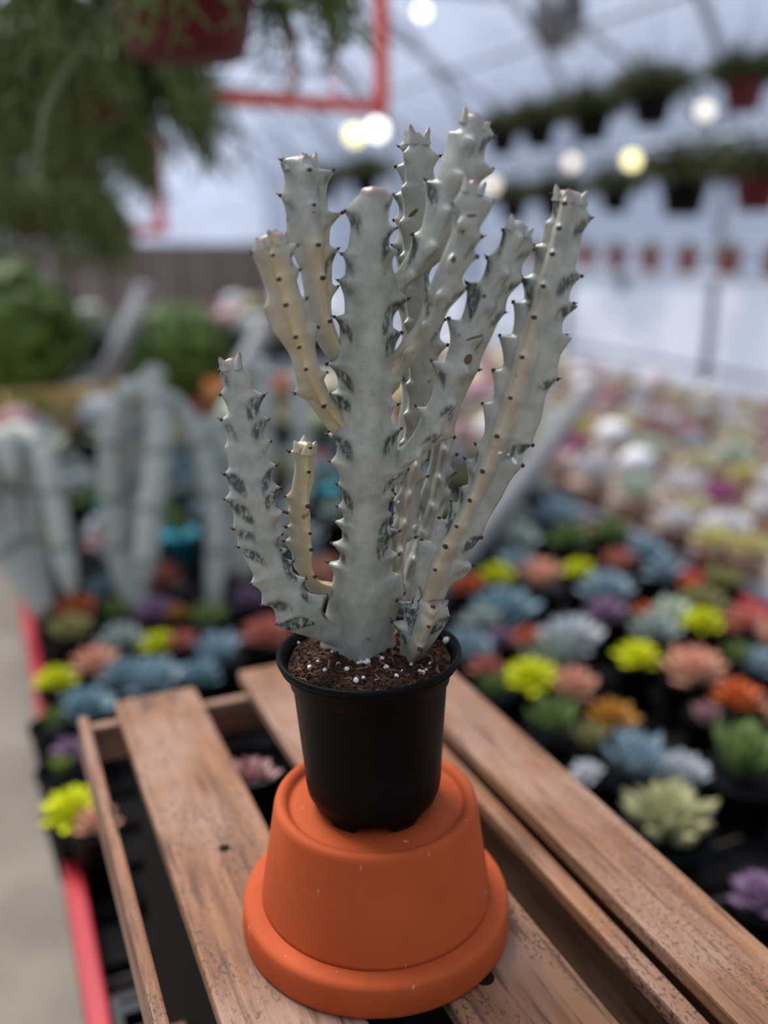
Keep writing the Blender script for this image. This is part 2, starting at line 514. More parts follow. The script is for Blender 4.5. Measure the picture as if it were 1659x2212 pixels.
# ================================================================== POTTED CACTUS
potted = empty('potted_cactus', (PXC, PY, 1.184 - .0038), 0, 'branching pale ghost cactus in a black nursery pot on the clay pot', 'cactus')
TILT = math.radians(1.7)
PB = 1.184 - .0036                                   # base of the black pot
RZ = 1.278                                           # rim height
def pot_world(o):
    o.parent = potted
    o.location = (0, 0, 0)
PH = RZ - PB
def foot(r, z, a):
    if z < .008 and r > .02:
        k = .5 + .5 * math.tanh(6 * math.cos(6 * a))
        return r, z + .0045 * (1 - k) * max(0, (1 - z / .008))
    return r, z
pprof = [(.0, .002), (.028, .002), (.0325, .0005), (.0345, .0008), (.0360, .004), (.0366, .0085), (.0388, .0120), (.0396, .018), (.0402, .03), (.0436, PH - .0185), (.0440, PH - .0178),
         (.0452, PH - .0170), (.0464, PH - .0075), (.0466, PH - .0068)]
bpot = MB().lathe(pprof, 96, closed_ends=False, wob=foot).build('pot', M['black'], potted, sm=True)
bpot.rotation_euler = (0, TILT * -1, 0)
rimp = [(.0466, PH - .0072), (.0488, PH - .0074), (.0503, PH - .0064), (.0508, PH - .0050), (.0505, PH - .0040), (.0514, PH - .0034), (.0521, PH - .0022), (.0520, PH - .0008), (.0511, PH + .0001), (.0499, PH), (.0491, PH - .001), (.0470, PH - .004), (.0442, PH - .016), (.0466, PH - .0072)]
brim = MB().lathe(rimp, 96, closed_ends=False).build('rim', M['black'], bpot, sm=True)

# soil
SZ = PH - .0050
def soil_h(x, y):
    r = math.hypot(x, y)
    p = Vector((x, y, 0))
    return SZ + .0026 * mnoise.noise(p * 60) + .0016 * mnoise.noise(p * 160) + .0009 * mnoise.noise(p * 420) - .0022 * (r / .048) ** 4 + .002 * (y / .05)
mb = MB(); nr, na = 44, 140
vs = [(0, 0, soil_h(0, 0))]; fs = []
for i in range(1, nr + 1):
    for k in range(na):
        r = .0458 * i / nr; t = 2 * math.pi * k / na
        vs.append((r * math.cos(t), r * math.sin(t), soil_h(r * math.cos(t), r * math.sin(t))))
for k in range(na): fs.append((0, 1 + k, 1 + (k + 1) % na))
for i in range(nr - 1):
    for k in range(na):
        k2 = (k + 1) % na
        fs.append((1 + i * na + k, 1 + (i + 1) * na + k, 1 + (i + 1) * na + k2, 1 + i * na + k2))
soil = mb.add(vs, fs).build('soil', M['soil'], potted, sm=True)
soil.rotation_euler = (0, -TILT, 0)
crumb = MB()
for i in range(2600):
    r = .0446 * math.sqrt(random.random()); t = random.uniform(0, 2 * math.pi)
    x, y = r * math.cos(t), r * math.sin(t); s = random.uniform(.0004, .0013)
    rot = Matrix.Rotation(random.uniform(0, 3), 3, Vector((random.uniform(-1, 1), random.uniform(-1, 1), random.uniform(-1, 1))).normalized())
    crumb.box((x, y, soil_h(x, y) + s * .2), (s * random.uniform(.7, 2.2), s * random.uniform(.7, 1.4), s), rot)
tag(crumb.build('soil_crumbs', M['soil'], soil), kind='stuff')
pm = []
for q in range(4):
    m_ = MB().ball((0, 0, 0), 1, 8, 6)
    m_.v = [tuple(Vector(v) * (1 + .35 * mnoise.noise(Vector(v) * 1.7 + Vector((q * 9, 0, 0))))) for v in m_.v]
    pm.append(m_.mesh('perlite_grain', True))
ppx = [(797, 1432), (803, 1428), (790, 1430), (806, 1434), (800, 1436), (785, 1433), (824, 1470), (796, 1467), (918, 1452), (925, 1456), (932, 1449), (972, 1372), (978, 1396), (697, 1430), (727, 1417), (741, 1435), (880, 1455),
       (899, 1438), (780, 1478), (868, 1470), (655, 1390), (680, 1442), (760, 1452), (845, 1446), (940, 1440), (836, 1430), (712, 1450)]
for i, (x, y) in enumerate(ppx):
    p = atz(x, y, RZ - .0065) - potted.location
    s = random.uniform(.0008, .0017) if (x, y) not in ((972, 1372), (978, 1396)) else .0030
    o = mesh_obj('perlite_grain', pm[i % 4], soil, M['perlite'], (p.x, p.y, soil_h(p.x, p.y) + s * .45), (random.uniform(0, 6), random.uniform(0, 6), 0), (s, s * 1.2, s * .85))
for i in range(90):
    r = .0440 * math.sqrt(random.random()); t = random.uniform(0, 2 * math.pi)
    x, y = r * math.cos(t), r * math.sin(t); an = random.uniform(0, 6.3); L_ = random.uniform(.003, .0105); w = random.uniform(.0002, .0008)
    pts = []
    for j in range(5):
        f = (j / 4 - .5) * L_
        xx = x + math.cos(an + f * 60) * f; yy = y + math.sin(an + f * 60) * f
        if math.hypot(xx, yy) > .0448: break
        pts.append((xx, yy, soil_h(xx, yy) + .0009 + .0007 * math.sin(j * 1.7 + i)))
    if len(pts) < 3: continue
    mb = MB().tube(pts, [w * .5] + [w] * (len(pts) - 2) + [w * .4], 4)
    mb.build('bark_fibre', M['bark'], soil)

# ---------------------------------------------------------------- cactus stems
thm = MB()
thm.ball((0, 0, 0), .00105, 7, 5, (1.0, 1.25, .75))
for s in (-1, 1):
    thm.tube([(0, s * .0005, .0002), (0, s * .0011, .0011), (0, s * .0018, .0022)], [.00045, .00030, .00005], 5)
thorn_me = thm.mesh('thorn', True)
thm = MB(); thm.ball((0, 0, 0), .0012, 8, 5, (1.0, 1.3, .7)); thm.ball((0, .0005, .0007), .0005, 6, 4)
dot_me = thm.mesh('areole', True)

def catmull(P, n=24):
    P = [np.array(p, float) for p in P]
    Q = [2 * P[0] - P[1]] + P + [2 * P[-1] - P[-2]]
    out = []
    for i in range(1, len(Q) - 2):
        for t in np.linspace(0, 1, n, endpoint=False):
            a, b, c, d = Q[i - 1], Q[i], Q[i + 1], Q[i + 2]
            out.append(.5 * (2 * b + (c - a) * t + (2 * a - 5 * b + 4 * c - d) * t * t + (3 * b - a - 3 * c + d) * t ** 3))
    out.append(P[-1]); return np.array(out)
N_TH = 0
def stem(label, path, left, right, ribs, yellow=(), green=1.0, pink=1.0, core=.52, dots=(), sig=.42, topcap=.004, crown=6, crownpink=1.0, pinkw=.006, gl=1.0, gr=1.0):
    """path [(px,py,dy)], left/right outlines in order base->tip, ribs [(angle_deg, kind, factor)]"""
    global N_TH
    P = [tuple(aty(x, y, PY + d)) for (x, y, d) in path]
    D = catmull(P)
    seg = np.linalg.norm(np.diff(D, axis=0), axis=1); S_ = np.concatenate([[0], np.cumsum(seg)]); Ltot = S_[-1]
    step = .0007; n = max(30, int(Ltot / step))
    s = np.linspace(0, Ltot, n)
    C = np.stack([np.interp(s, S_, D[:, k]) for k in range(3)], 1)
    T = np.gradient(C, axis=0); T /= np.linalg.norm(T, axis=1)[:, None]
    for _ in range(8): T[1:-1] = (T[:-2] + T[1:-1] * 2 + T[2:]) / 4
    T /= np.linalg.norm(T, axis=1)[:, None]
    V = C - np.array([0, 0, ZC]); V /= np.linalg.norm(V, axis=1)[:, None]
    N = np.cross(V, T); N /= np.linalg.norm(N, axis=1)[:, None]
    B = np.cross(N, T)
    def proj(pl, sign):
        out = []
        for (x, y) in pl:
            r = np.array(ray(x, y)); o = np.array([0, 0, ZC])
            # nearest ring whose N-plane meets the ray best
            dep = np.linalg.norm(C - o, axis=1)
            pts = o + r[None] * (((C - o) * V).sum(1) / (r * V).sum(1))[:, None]
            q = pts - C
            al = np.abs((q * T).sum(1)); off = (q * N).sum(1)
            cost = al + .15 * np.abs(off) + np.where(off * sign < 0, .02, 0)
            i = int(np.argmin(cost)); out.append((s[i] + float((q[i] * T[i]).sum()), abs(off[i])))
        out2 = []
        for a, b in out:
            if out2 and a <= out2[-1][0] + .0006: a = out2[-1][0] + .0006
            out2.append((a, b))
        return out2
    OL, OR = proj(left, -1), proj(right, 1)
    def prof_of(O):
        a = np.array(O); r = np.interp(s, a[:, 0], a[:, 1])
        k = np.array([1, 2, 1]) / 4.
        hi = [O[0]] + [O[i] for i in range(1, len(O) - 1) if O[i][1] >= O[i - 1][1] and O[i][1] >= O[i + 1][1]] + [O[-1]]
        lo = [O[0]] + [O[i] for i in range(1, len(O) - 1) if O[i][1] <= O[i - 1][1] and O[i][1] <= O[i + 1][1]] + [O[-1]]
        h_ = np.interp(s, *np.array(hi).T); l_ = np.minimum(np.interp(s, *np.array(lo).T), r)
        f = np.clip((r - l_) / np.maximum(h_ - l_, 1e-5), 0, 1)
        amp = np.clip((h_ - l_) / .002, 0, 1)
        r2 = l_ - .0003 * amp + (h_ - l_ + .0012 * amp) * f ** 1.7
        rp = np.concatenate([[r2[0]], r2, [r2[-1]]]); return .5 * r2 + .5 * np.convolve(rp, k, 'valid')
    RL, RR = prof_of(OL), prof_of(OR)
    def env(r, w=.012):
        m = max(3, int(w / step)); kk = np.ones(2 * m + 1) / (2 * m + 1)
        return np.convolve(np.pad(r, m, mode='edge'), kk, 'valid')
    E = env((RL + RR) / 2)
    def tips(O):
        t = []
        for i in range(1, len(O) - 1):
            if O[i][1] > O[i - 1][1] + .0003 and O[i][1] >= O[i + 1][1] + .0003: t.append(O[i][0])
        return t
    TL, TR = tips(OL), tips(OR)
    pitch = .017
    def teeth(ts, amp):
        r = np.zeros(n)
        for t in ts:
            d = s - t
            r = np.maximum(r, np.where(d < 0, np.exp(-(d / .0055) ** 2), np.exp(-(d / .0022) ** 2)))
        return r * amp
    RB_, RTeeth, ang = [], [], []
    for (aa, kind, fac) in ribs:
        th = math.radians(aa)
        if kind == 'L': r = RL / max(.5, abs(math.cos(th))); ts = TL
        elif kind == 'R': r = RR / max(.5, abs(math.cos(th))); ts = TR
        elif kind == 'D':
            ts = []
            for (x, y) in dots:
                o_ = proj([(x, y)], 1)[0]; ts.append(o_[0])
            ts.sort(); r = E * fac + teeth(ts, .0022)
        else:
            ts = list(np.arange(.008 + random.random() * .01, Ltot - .004, pitch)); r = E * fac + teeth(ts, .004)
        RB_.append(r); RTeeth.append(ts); ang.append(th)
    ns = 72
    th = np.linspace(0, 2 * math.pi, ns, endpoint=False)
    rc = E * core * .92
    x = (Ltot - s) / topcap
    capc = np.where(x < 1, np.sqrt(np.clip(1 - (1 - x) ** 2, 0, 1)), 1)
    x2 = (Ltot - s) / .0016
    capf = np.where(x2 < 1, np.sqrt(np.clip(1 - (1 - x2) ** 2, .0001, 1)), 1)
    rad = np.zeros((n, ns)); gm = np.zeros((n, ns)); ym = np.zeros((n, ns))
    for k, (r, a, ts) in enumerate(zip(RB_, ang, RTeeth)):
        d = np.abs((th - a + math.pi) % (2 * math.pi) - math.pi)
        w = np.exp(-(d / sig) ** 1.35)[None]
        rad = np.maximum(rad, (np.maximum(r - rc, 0) * capf)[:, None] * w)
        kind = ribs[k][1]
        ga = {'L': green * gl, 'R': green * gr, 'E': green * .25, 'D': green * .12}[kind]
        rj = random.Random(label + str(k))
        for j, t in enumerate(ts):
            am = rj.uniform(-.10, 1.5)
            if am <= 0: continue
            slope = rj.uniform(.006, .013); wd = rj.uniform(.0024, .0042)
            q = (s[:, None] - (t - .0022 - slope * d[None])) / (wd * (1 + .8 * d[None]))
            reach = rj.uniform(.7, 1.2)
            gm = np.maximum(gm, am * ga * np.exp(-q * q) * (np.clip((d - .01) / .08, 0, 1) * np.clip((reach - d) / .6, 0, 1))[None])
        for (rk, width, amp, f0, f1) in yellow:
            if rk == k:
                fs_ = np.clip((s / Ltot - f0) / .12, 0, 1) * np.clip((f1 - s / Ltot) / .15, 0, 1)
                ym = np.maximum(ym, (amp * fs_)[:, None] * np.exp(-(d / width) ** 2)[None])
    rad = rad + (rc * capc)[:, None]
    pos = C[:, None, :] + rad[:, :, None] * (np.cos(th)[None, :, None] * N[:, None, :] + np.sin(th)[None, :, None] * B[:, None, :])
    pk = (np.clip(1 - (Ltot - s) / (pinkw * .6), 0, 1) ** 1.5)[:, None] * np.ones((1, ns)) * pink
    org = np.array(potted.location)
    verts = (pos.reshape(-1, 3) - org)
    tipv = C[-1] + T[-1] * .0006 - org
    basev = C[0] - org
    verts = np.vstack([verts, tipv[None], basev[None]])
    i0 = np.arange(n - 1)[:, None] * ns + np.arange(ns)[None]
    i1 = np.arange(n - 1)[:, None] * ns + (np.arange(ns)[None] + 1) % ns
    quads = np.stack([i0, i1, i1 + ns, i0 + ns], -1).reshape(-1, 4).tolist()
    m = (n - 1) * ns
    tris = [(m + k, m + (k + 1) % ns, n * ns) for k in range(ns)] + [((k + 1) % ns, k, n * ns + 1) for k in range(ns)]
    extra_v, extra_c, extra_f = [], [], []
    hs = [(a_, RB_[k][-6] * (1 if ribs[k][1] != 'E' else .9)) for k, a_ in enumerate(ang)]
    if crown:
        for k in range(crown - len(hs)):
            hs.append((math.radians(35 + 97 * k + 20 * random.random()), E[-6] * .62))
        for (a_, R_) in hs[:crown]:
            d = math.cos(a_) * N[-1] + math.sin(a_) * B[-1]
            L_ = random.uniform(.0026, .0052); b0 = C[-1] - T[-1] * .0062 + d * R_ * .62
            up = T[-1]
            pth = [b0, b0 + up * L_ * .9 + d * .0006, b0 + up * L_ * 1.5 + d * .0017, b0 + up * L_ * 1.9 + d * .0022]
            side = np.cross(up, d); n0 = n * ns + 2 + len(extra_v)
            for j, (pp, rr_) in enumerate(zip(pth, (.0038, .0028, .0016, .0004))):
                for q in range(8):
                    an = 2 * math.pi * q / 8
                    extra_v.append(pp + (d * math.cos(an) * .8 + side * math.sin(an)) * rr_ - org); extra_c.append((0, float(ym[-20, int(a_ / (2 * math.pi) * ns) % ns]) * .8, (0, 0, .35, 1)[j] * crownpink, 1))
            for j in range(3):
                for q in range(8):
                    q2 = (q + 1) % 8
                    extra_f.append((n0 + j * 8 + q, n0 + j * 8 + q2, n0 + (j + 1) * 8 + q2, n0 + (j + 1) * 8 + q))
        verts = np.vstack([verts, np.array(extra_v)])
    me = bpy.data.meshes.new('stem'); me.from_pydata(verts.tolist(), [], quads + tris + extra_f); me.update(); smooth(me)
    ca = me.color_attributes.new('mask', 'FLOAT_COLOR', 'POINT')
    cols = np.ones((n * ns + 2, 4)); cols[:-2, 0] = gm.ravel(); cols[:-2, 1] = ym.ravel(); cols[:-2, 2] = pk.ravel(); cols[-2:, :3] = (0, 0, pink)
    if extra_c: cols = np.vstack([cols, np.array(extra_c)])
    ca.data.foreach_set('color', cols.ravel())
    o = mesh_obj('stem', me, potted, M['cactus']); o['label'] = label
    for k, (a, ts) in enumerate(zip(ang, RTeeth)):
        kind = ribs[k][1]
        if kind == 'E': continue
        for t in ts:
            if t < .004 or t > Ltot + .0005: continue
            i = int(np.clip(round(t / Ltot * (n - 1)), 0, n - 1))
            R_ = RB_[k][i] if i < n - 3 else RB_[k][n - 4]
            d = math.cos(a) * N[i] + math.sin(a) * B[i]
            p = C[i] + d * (rad[i, int(round(a / (2 * math.pi) * ns)) % ns] - .0002) - org
            zax = Vector(d * .9 + T[i] * .45).normalized(); yax = Vector(B[i] if kind != 'D' else N[i])
            yax = (yax - zax * yax.dot(zax)).normalized(); xax = yax.cross(zax)
            mat = Matrix((xax, yax, zax)).transposed().to_4x4(); sc = random.uniform(.75, 1.15)
            q = mesh_obj('thorn', dot_me if (kind == 'D' or random.random() < .35) else thorn_me, o, M['thorn'])
            q.matrix_local = Matrix.Translation(Vector(p)) @ mat @ Matrix.Scale(sc, 4)
            N_TH += 1
    return o

stem('broad main stem with a pink growing tip',
     [(783, 1425, .010), (786, 1300, .006), (790, 1150, .002), (795, 1000, 0), (797, 850, 0), (800, 700, 0), (803, 560, 0), (806, 470, 0), (808, 402, 0)],
     [(688, 1420), (694, 1370), (703, 1320), (712, 1280), (718, 1250), (706, 1224), (731, 1215), (732, 1205), (715, 1180), (737, 1167), (733, 1150), (721, 1132), (740, 1122), (738, 1110), (730, 1100), (738, 1082), (735, 1065), (729, 1052), (732, 1035),
      (724, 1018), (713, 1003), (725, 977), (722, 962), (707, 944), (722, 925), (726, 885), (721, 868), (712, 853), (726, 841), (726, 825), (716, 802), (706, 789), (722, 775), (730, 735), (728, 705), (722, 686), (742, 678), (742, 660), (734, 620), (731, 606), (742, 594), (744, 575), (739, 548), (749, 533), (753, 505), (752, 480), (747, 457), (757, 438), (762, 428), (776, 420)],
     [(862, 1425), (853, 1376), (862, 1332), (872, 1290), (868, 1265), (864, 1249), (851, 1242), (850, 1225), (861, 1205), (845, 1189), (848, 1172), (862, 1154), (842, 1141), (848, 1115), (840, 1106), (844, 1090), (854, 1073), (846, 1060), (856, 1043), (881, 1020), (868, 1000), (860, 960), (866, 929), (847, 913), (849, 900),
      (858, 876), (848, 856), (854, 842), (871, 821), (860, 800), (856, 757), (867, 720), (851, 706), (856, 684), (881, 648), (866, 620), (850, 570), (861, 541), (843, 533), (845, 515), (857, 493), (842, 480), (846, 450), (850, 421), (842, 416), (836, 404), (829, 397)],
     [(-14, 'R', 1), (194, 'L', 1), (270, 'E', .95)], green=1.0, core=.60, pinkw=.009, sig=.40, crown=0)
stem('lower left arm curving up from the soil',
     [(742, 1375, .010), (702, 1350, .003), (668, 1322, -.004), (630, 1280, -.008), (592, 1215, -.010), (566, 1140, -.010), (547, 1060, -.010), (534, 980, -.008), (521, 900, -.006), (511, 840, -.005), (500, 772, -.004)],
     [(725, 1398), (676, 1380), (650, 1370), (627, 1361), (596, 1344), (586, 1312), (564, 1302), (560, 1275), (540, 1257), (544, 1239), (535, 1221), (528, 1208), (514, 1178), (511, 1160), (503, 1138), (503, 1110), (499, 1099), (486, 1076), (495, 1058), (486, 1022), (493, 1008), (486, 966), (490, 945), (485, 930), (479, 906), (491, 888), (477, 851), (483, 832), (475, 801), (482, 776), (489, 768)],
     [(752, 1350), (714, 1346), (696, 1322), (701, 1284), (662, 1275), (657, 1247), (634, 1234), (631, 1210), (607, 1197), (621, 1186), (602, 1174), (608, 1152), (597, 1136), (612, 1104), (595, 1090), (605, 1052), (589, 1035), (596, 1004), (577, 986), (585, 953), (571, 940), (579, 906), (563, 884), (570, 854), (548, 838), (543, 814), (522, 792), (508, 769)],
     [(12, 'R', 1), (168, 'L', 1), (275, 'E', .9)], green=1.2, core=.62, sig=.42, crown=2)
stem('short pale yellow arm between the main stem and the lower left arm',
     [(740, 1280, .012), (708, 1272, .011), (682, 1262, .009), (665, 1236, .008), (658, 1180, .007), (652, 1100, .007), (653, 1030, .007), (657, 952, .007)],
     [(738, 1298), (704, 1290), (672, 1282), (648, 1246), (635, 1228), (628, 1194), (614, 1169), (624, 1160), (619, 1137), (627, 1130), (621, 1107), (625, 1092), (618, 1074), (628, 1055), (629, 1043), (635, 1017), (634, 995), (625, 976), (637, 968), (637, 947)],
     [(742, 1262), (705, 1255), (686, 1250), (678, 1240), (676, 1228), (675, 1194), (672, 1160), (670, 1115), (669, 1081), (677, 1040), (679, 990), (683, 957)],
     [(0, 'R', 1), (180, 'L', 1), (62, 'D', .95), (270, 'E', .9)], dots=[(669, 962), (666, 1014), (663, 1088), (664, 1145), (670, 1180), (676, 1240)],
     yellow=[(2, 1.5, .75, .0, 1.2), (1, 1.0, .6, .5, 1.3), (0, 1.0, .5, .5, 1.3)], green=.12, core=.68, pink=.15, crownpink=.2, crown=4)
stem('yellowish left arm leaning outwards',
     [(760, 930, .008), (715, 882, .000), (680, 815, -.010), (656, 735, -.012), (632, 655, -.014), (612, 580, -.015), (592, 500, -.016)],
     [(735, 945), (709, 930), (689, 905), (664, 869), (636, 845), (638, 829), (627, 777), (607, 743), (586, 707), (572, 662), (575, 635), (561, 594), (545, 544), (540, 493), (554, 505), (574, 483)],
     [(752, 885), (726, 892), (714, 871), (701, 830), (705, 802), (690, 790), (684, 750), (686, 707), (658, 673), (660, 644), (642, 628), (646, 583), (633, 560), (642, 528), (620, 522), (616, 490)],
     [(8, 'R', 1), (172, 'L', 1), (108, 'D', 1.0), (275, 'E', .85)], dots=[(574, 553), (581, 606), (600, 657), (622, 724), (627, 748), (646, 795), (681, 867)],
     yellow=[(2, 1.0, .72, -.2, 1.0), (1, .6, .35, -.1, .6)], green=.18, core=.62, pinkw=.010, crown=4)
stem('tall upper left arm',
     [(770, 795, .010), (730, 754, .007), (706, 700, .008), (688, 605, .010), (674, 520, .011), (663, 430, .012), (652, 335, .012)],
     [(735, 800), (706, 772), (684, 737), (666, 698), (658, 662), (653, 616), (647, 583), (630, 545), (621, 515), (616, 458), (607, 422), (613, 390), (604, 345), (606, 325), (616, 336)],
     [(760, 745), (732, 730), (722, 700), (717, 684), (717, 650), (731, 620), (719, 610), (721, 571), (729, 538), (713, 526), (719, 492), (739, 460), (710, 450), (711, 420), (714, 395), (722, 368), (697, 365), (688, 345), (680, 312)],
     [(4, 'R', 1), (176, 'L', 1), (76, 'D', .95), (272, 'E', .85)], dots=[(670, 368), (681, 446), (677, 532), (687, 604), (711, 694)],
     yellow=[(2, 1.1, .60, -.2, .70)], green=.35, core=.62, pinkw=.006, crown=5)
stem('tall arm at the top right of the main stem',
     [(815, 672, .008), (872, 608, .005), (930, 530, .002), (962, 450, .002), (988, 370, .003), (1012, 300, .004), (1030, 245, .004)],
     [(800, 635), (859, 579), (878, 548), (892, 507), (909, 490), (918, 440), (918, 390), (935, 387), (951, 346), (971, 284), (986, 280), (998, 252), (1014, 232)],
     [(860, 670), (886, 616), (907, 605), (951, 561), (977, 508), (1000, 455), (1045, 390), (1070, 366), (1051, 348), (1051, 330), (1066, 293), (1067, 276), (1053, 262), (1040, 246)],
     [(-8, 'R', 1), (186, 'L', 1), (270, 'E', .9), (70, 'E', .55)], green=.7, core=.60, pinkw=.006, crown=2)
arm_cross = stem('right arm crossing in front of the tall right arm',
     [(818, 838, .009), (883, 764, -.001), (930, 692, -.010), (966, 620, -.015), (990, 540, -.017), (1010, 460, -.018), (1026, 388, -.018)],
     [(810, 800), (846, 765), (872, 731), (895, 702), (925, 626), (942, 587), (956, 548), (972, 508), (980, 443), (995, 414), (1012, 390)],
     [(862, 838), (874, 805), (899, 776), (921, 744), (952, 705), (970, 671), (1006, 624), (1001, 600), (1029, 555), (1026, 540), (1040, 512), (1037, 495), (1051, 469), (1066, 435), (1045, 424), (1043, 403), (1034, 388)],
     [(-6, 'R', 1), (172, 'L', 1), (270, 'E', .9), (110, 'E', .55)], yellow=[(3, 1.0, .35, -.1, .4)], green=.7, core=.60, pinkw=.010, crown=2)
arm_mid = stem('middle right arm with dark green streaks',
     [(825, 1035, .009), (903, 970, .001), (948, 905, -.004), (985, 820, -.008), (1014, 740, -.009), (1052, 650, -.009), (1088, 570, -.009), (1128, 478, -.009)],
     [(825, 985), (871, 961), (892, 935), (905, 899), (899, 878), (916, 877), (931, 856), (936, 826), (933, 780), (960, 776), (968, 744), (967, 688), (994, 690), (1005, 640), (1010, 611), (1038, 602), (1054, 556), (1076, 533), (1088, 497), (1108, 466), (1118, 461)],
     [(868, 1040), (887, 1002), (918, 984), (954, 959), (980, 944), (984, 922), (1003, 864), (1011, 845), (1035, 798), (1041, 776), (1060, 735), (1076, 699), (1091, 674), (1099, 644), (1128, 604), (1129, 578), (1151, 537), (1152, 506), (1146, 481), (1138, 474)],
     [(-4, 'R', 1), (180, 'L', 1), (268, 'E', .9), (60, 'E', .50)], yellow=[(0, .5, .3, 0, .6)], green=1.3, core=.60, pink=.1, crownpink=.1, gr=.35, crown=2)
arm_long = stem('long right arm with a row of brown dots down its ridge',
     [(925, 1300, -.008), (965, 1200, -.012), (1011, 1110, -.013), (1057, 1010, -.012), (1102, 900, -.010), (1133, 800, -.008), (1162, 700, -.006), (1190, 600, -.005), (1215, 500, -.004), (1234, 410, -.004)],
     [(885, 1290), (892, 1268), (904, 1196), (909, 1163), (926, 1172), (932, 1148), (943, 1116), (960, 1124), (966, 1105), (973, 1083), (987, 1085), (994, 1050), (1010, 1044), (1006, 991), (1023, 988), (1028, 961), (1044, 940), (1044, 871), (1063, 861), (1065, 801), (1085, 789), (1079, 725), (1104, 720), (1110, 652), (1130, 645), (1126, 600), (1148, 588), (1153, 532), (1166, 524), (1176, 481), (1190, 466), (1194, 420), (1202, 413)],
     [(955, 1310), (972, 1267), (1000, 1247), (1022, 1221), (1009, 1212), (1020, 1192), (1041, 1160), (1057, 1124), (1087, 1074), (1101, 1045), (1128, 1005), (1133, 978), (1151, 961), (1155, 945), (1170, 906), (1182, 853), (1204, 818), (1207, 798), (1213, 771), (1235, 728), (1217, 722), (1218, 699), (1250, 660), (1234, 653), (1234, 630), (1257, 596), (1245, 580), (1256, 530), (1262, 506), (1277, 471), (1267, 450), (1271, 416), (1258, 406)],
     [(2, 'R', 1), (176, 'L', 1), (100, 'D', 1.0), (272, 'E', .85)],
     dots=[(1214, 441), (1201, 496), (1188, 553), (1173, 620), (1154, 688), (1132, 772), (1105, 859), (1078, 939), (1053, 1014), (1026, 1075), (1002, 1122), (975, 1166), (948, 1209)],
     yellow=[(2, .42, .45, -.1, .8)], green=.9, core=.60, pinkw=.006, crown=3)
stem('stubby knobbly shoot at the foot of the main stem',
     [(885, 1425, .001), (900, 1380, -.006), (916, 1335, -.010), (932, 1288, -.012)],
     [(862, 1418), (864, 1395), (862, 1370), (849, 1340), (871, 1337), (868, 1322), (857, 1293), (886, 1300), (893, 1271), (905, 1276)],
     [(908, 1424), (922, 1402), (947, 1368), (970, 1330), (975, 1305), (970, 1281), (955, 1288)],
     [(4, 'R', 1), (176, 'L', 1), (75, 'D', 1.1), (270, 'E', .85)], dots=[(914, 1370), (916, 1319), (936, 1292)], yellow=[(2, .5, .35, .2, 1.1)], green=1.4, core=.60, pinkw=.003, crown=2)
arm_back = stem('tall stem standing behind the main stem',
     [(880, 1130, .034), (884, 1000, .036), (900, 900, .036), (908, 800, .036), (905, 700, .036), (897, 600, .036), (893, 500, .037), (897, 400, .037), (900, 285, .037)],
     [(850, 1120), (855, 1000), (862, 900), (868, 850), (862, 800), (866, 700), (850, 640), (856, 570), (848, 530), (860, 500), (852, 475), (860, 450), (850, 422), (868, 405), (855, 360), (873, 345), (863, 316), (873, 300), (875, 287)],
     [(905, 1120), (915, 1000), (932, 930), (945, 850), (948, 775), (966, 746), (952, 730), (960, 690), (945, 660), (938, 630), (928, 600), (945, 560), (932, 520), (948, 480), (930, 440), (945, 400), (938, 368), (949, 336), (930, 318), (927, 290), (915, 287)],
     [(-6, 'R', 1), (186, 'L', 1), (130, 'E', .75), (270, 'E', .85)], green=.6, core=.62, pinkw=.006, crown=3)
stem('slim pale stem low behind the main stem',
     [(858, 1300, .030), (862, 1220, .030), (872, 1130, .030), (886, 1050, .030), (906, 960, .030)],
     [(838, 1300), (840, 1220), (846, 1140), (856, 1110), (850, 1085), (866, 1050), (872, 1000), (884, 955)],
     [(878, 1300), (872, 1185), (896, 1160), (888, 1108), (893, 1067), (922, 1028), (908, 1010), (920, 994), (926, 960)],
     [(0, 'R', 1), (180, 'L', 1), (80, 'E', .8), (270, 'E', .8)], yellow=[(2, 1.0, .25, 0, 1.2)], green=.4, core=.66, pink=0, crown=0)
stem('slim ribbed stem low behind the right arms',
     [(865, 1290, .036), (885, 1230, .038), (915, 1150, .040), (938, 1080, .041), (953, 1010, .042), (966, 930, .042)],
     [(845, 1280), (866, 1215), (890, 1140), (908, 1110), (900, 1090), (918, 1040), (928, 1000), (940, 930)],
     [(885, 1300), (910, 1240), (944, 1160), (960, 1100), (975, 1062), (968, 1050), (983, 1022), (974, 1005), (985, 981), (980, 960), (992, 930)],
     [(0, 'R', 1), (180, 'L', 1), (85, 'E', .95), (270, 'E', .8)], green=.5, core=.6, pink=0, crown=0)

from mathutils.bvhtree import BVHTree
def fleck(st_, items, name, mat):
    me = st_.data; bv_ = BVHTree.FromPolygons([v.co + potted.location for v in me.vertices], [tuple(p_.vertices) for p_ in me.polygons])
    for (x, y, w, h, rot) in items:
        hit = bv_.ray_cast(Vector((0, 0, ZC)), ray(x, y).normalized())
        if hit[0] is None: continue
        k_ = hit[3] / F_PX
        z_ = hit[1]; x_ = Vector((1, 0, 0)); x_ = (x_ - z_ * x_.dot(z_)).normalized(); m_ = Matrix((x_, z_.cross(x_), z_)).transposed().to_4x4()
        o = mesh_obj(name, pm[len(name) % 4], st_, mat)
        o.matrix_local = Matrix.Translation(hit[0] - potted.location) @ m_ @ Matrix.Rotation(rot, 4, 'Z') @ Matrix.Diagonal((w / 2 * k_, h / 2 * k_, .0004, 1))
fleck(arm_long, [(1111, 996, 20, 9, .9), (1080, 978, 16, 8, .2), (1098, 982, 6, 5, 0)], 'white_fleck', M['perlite'])
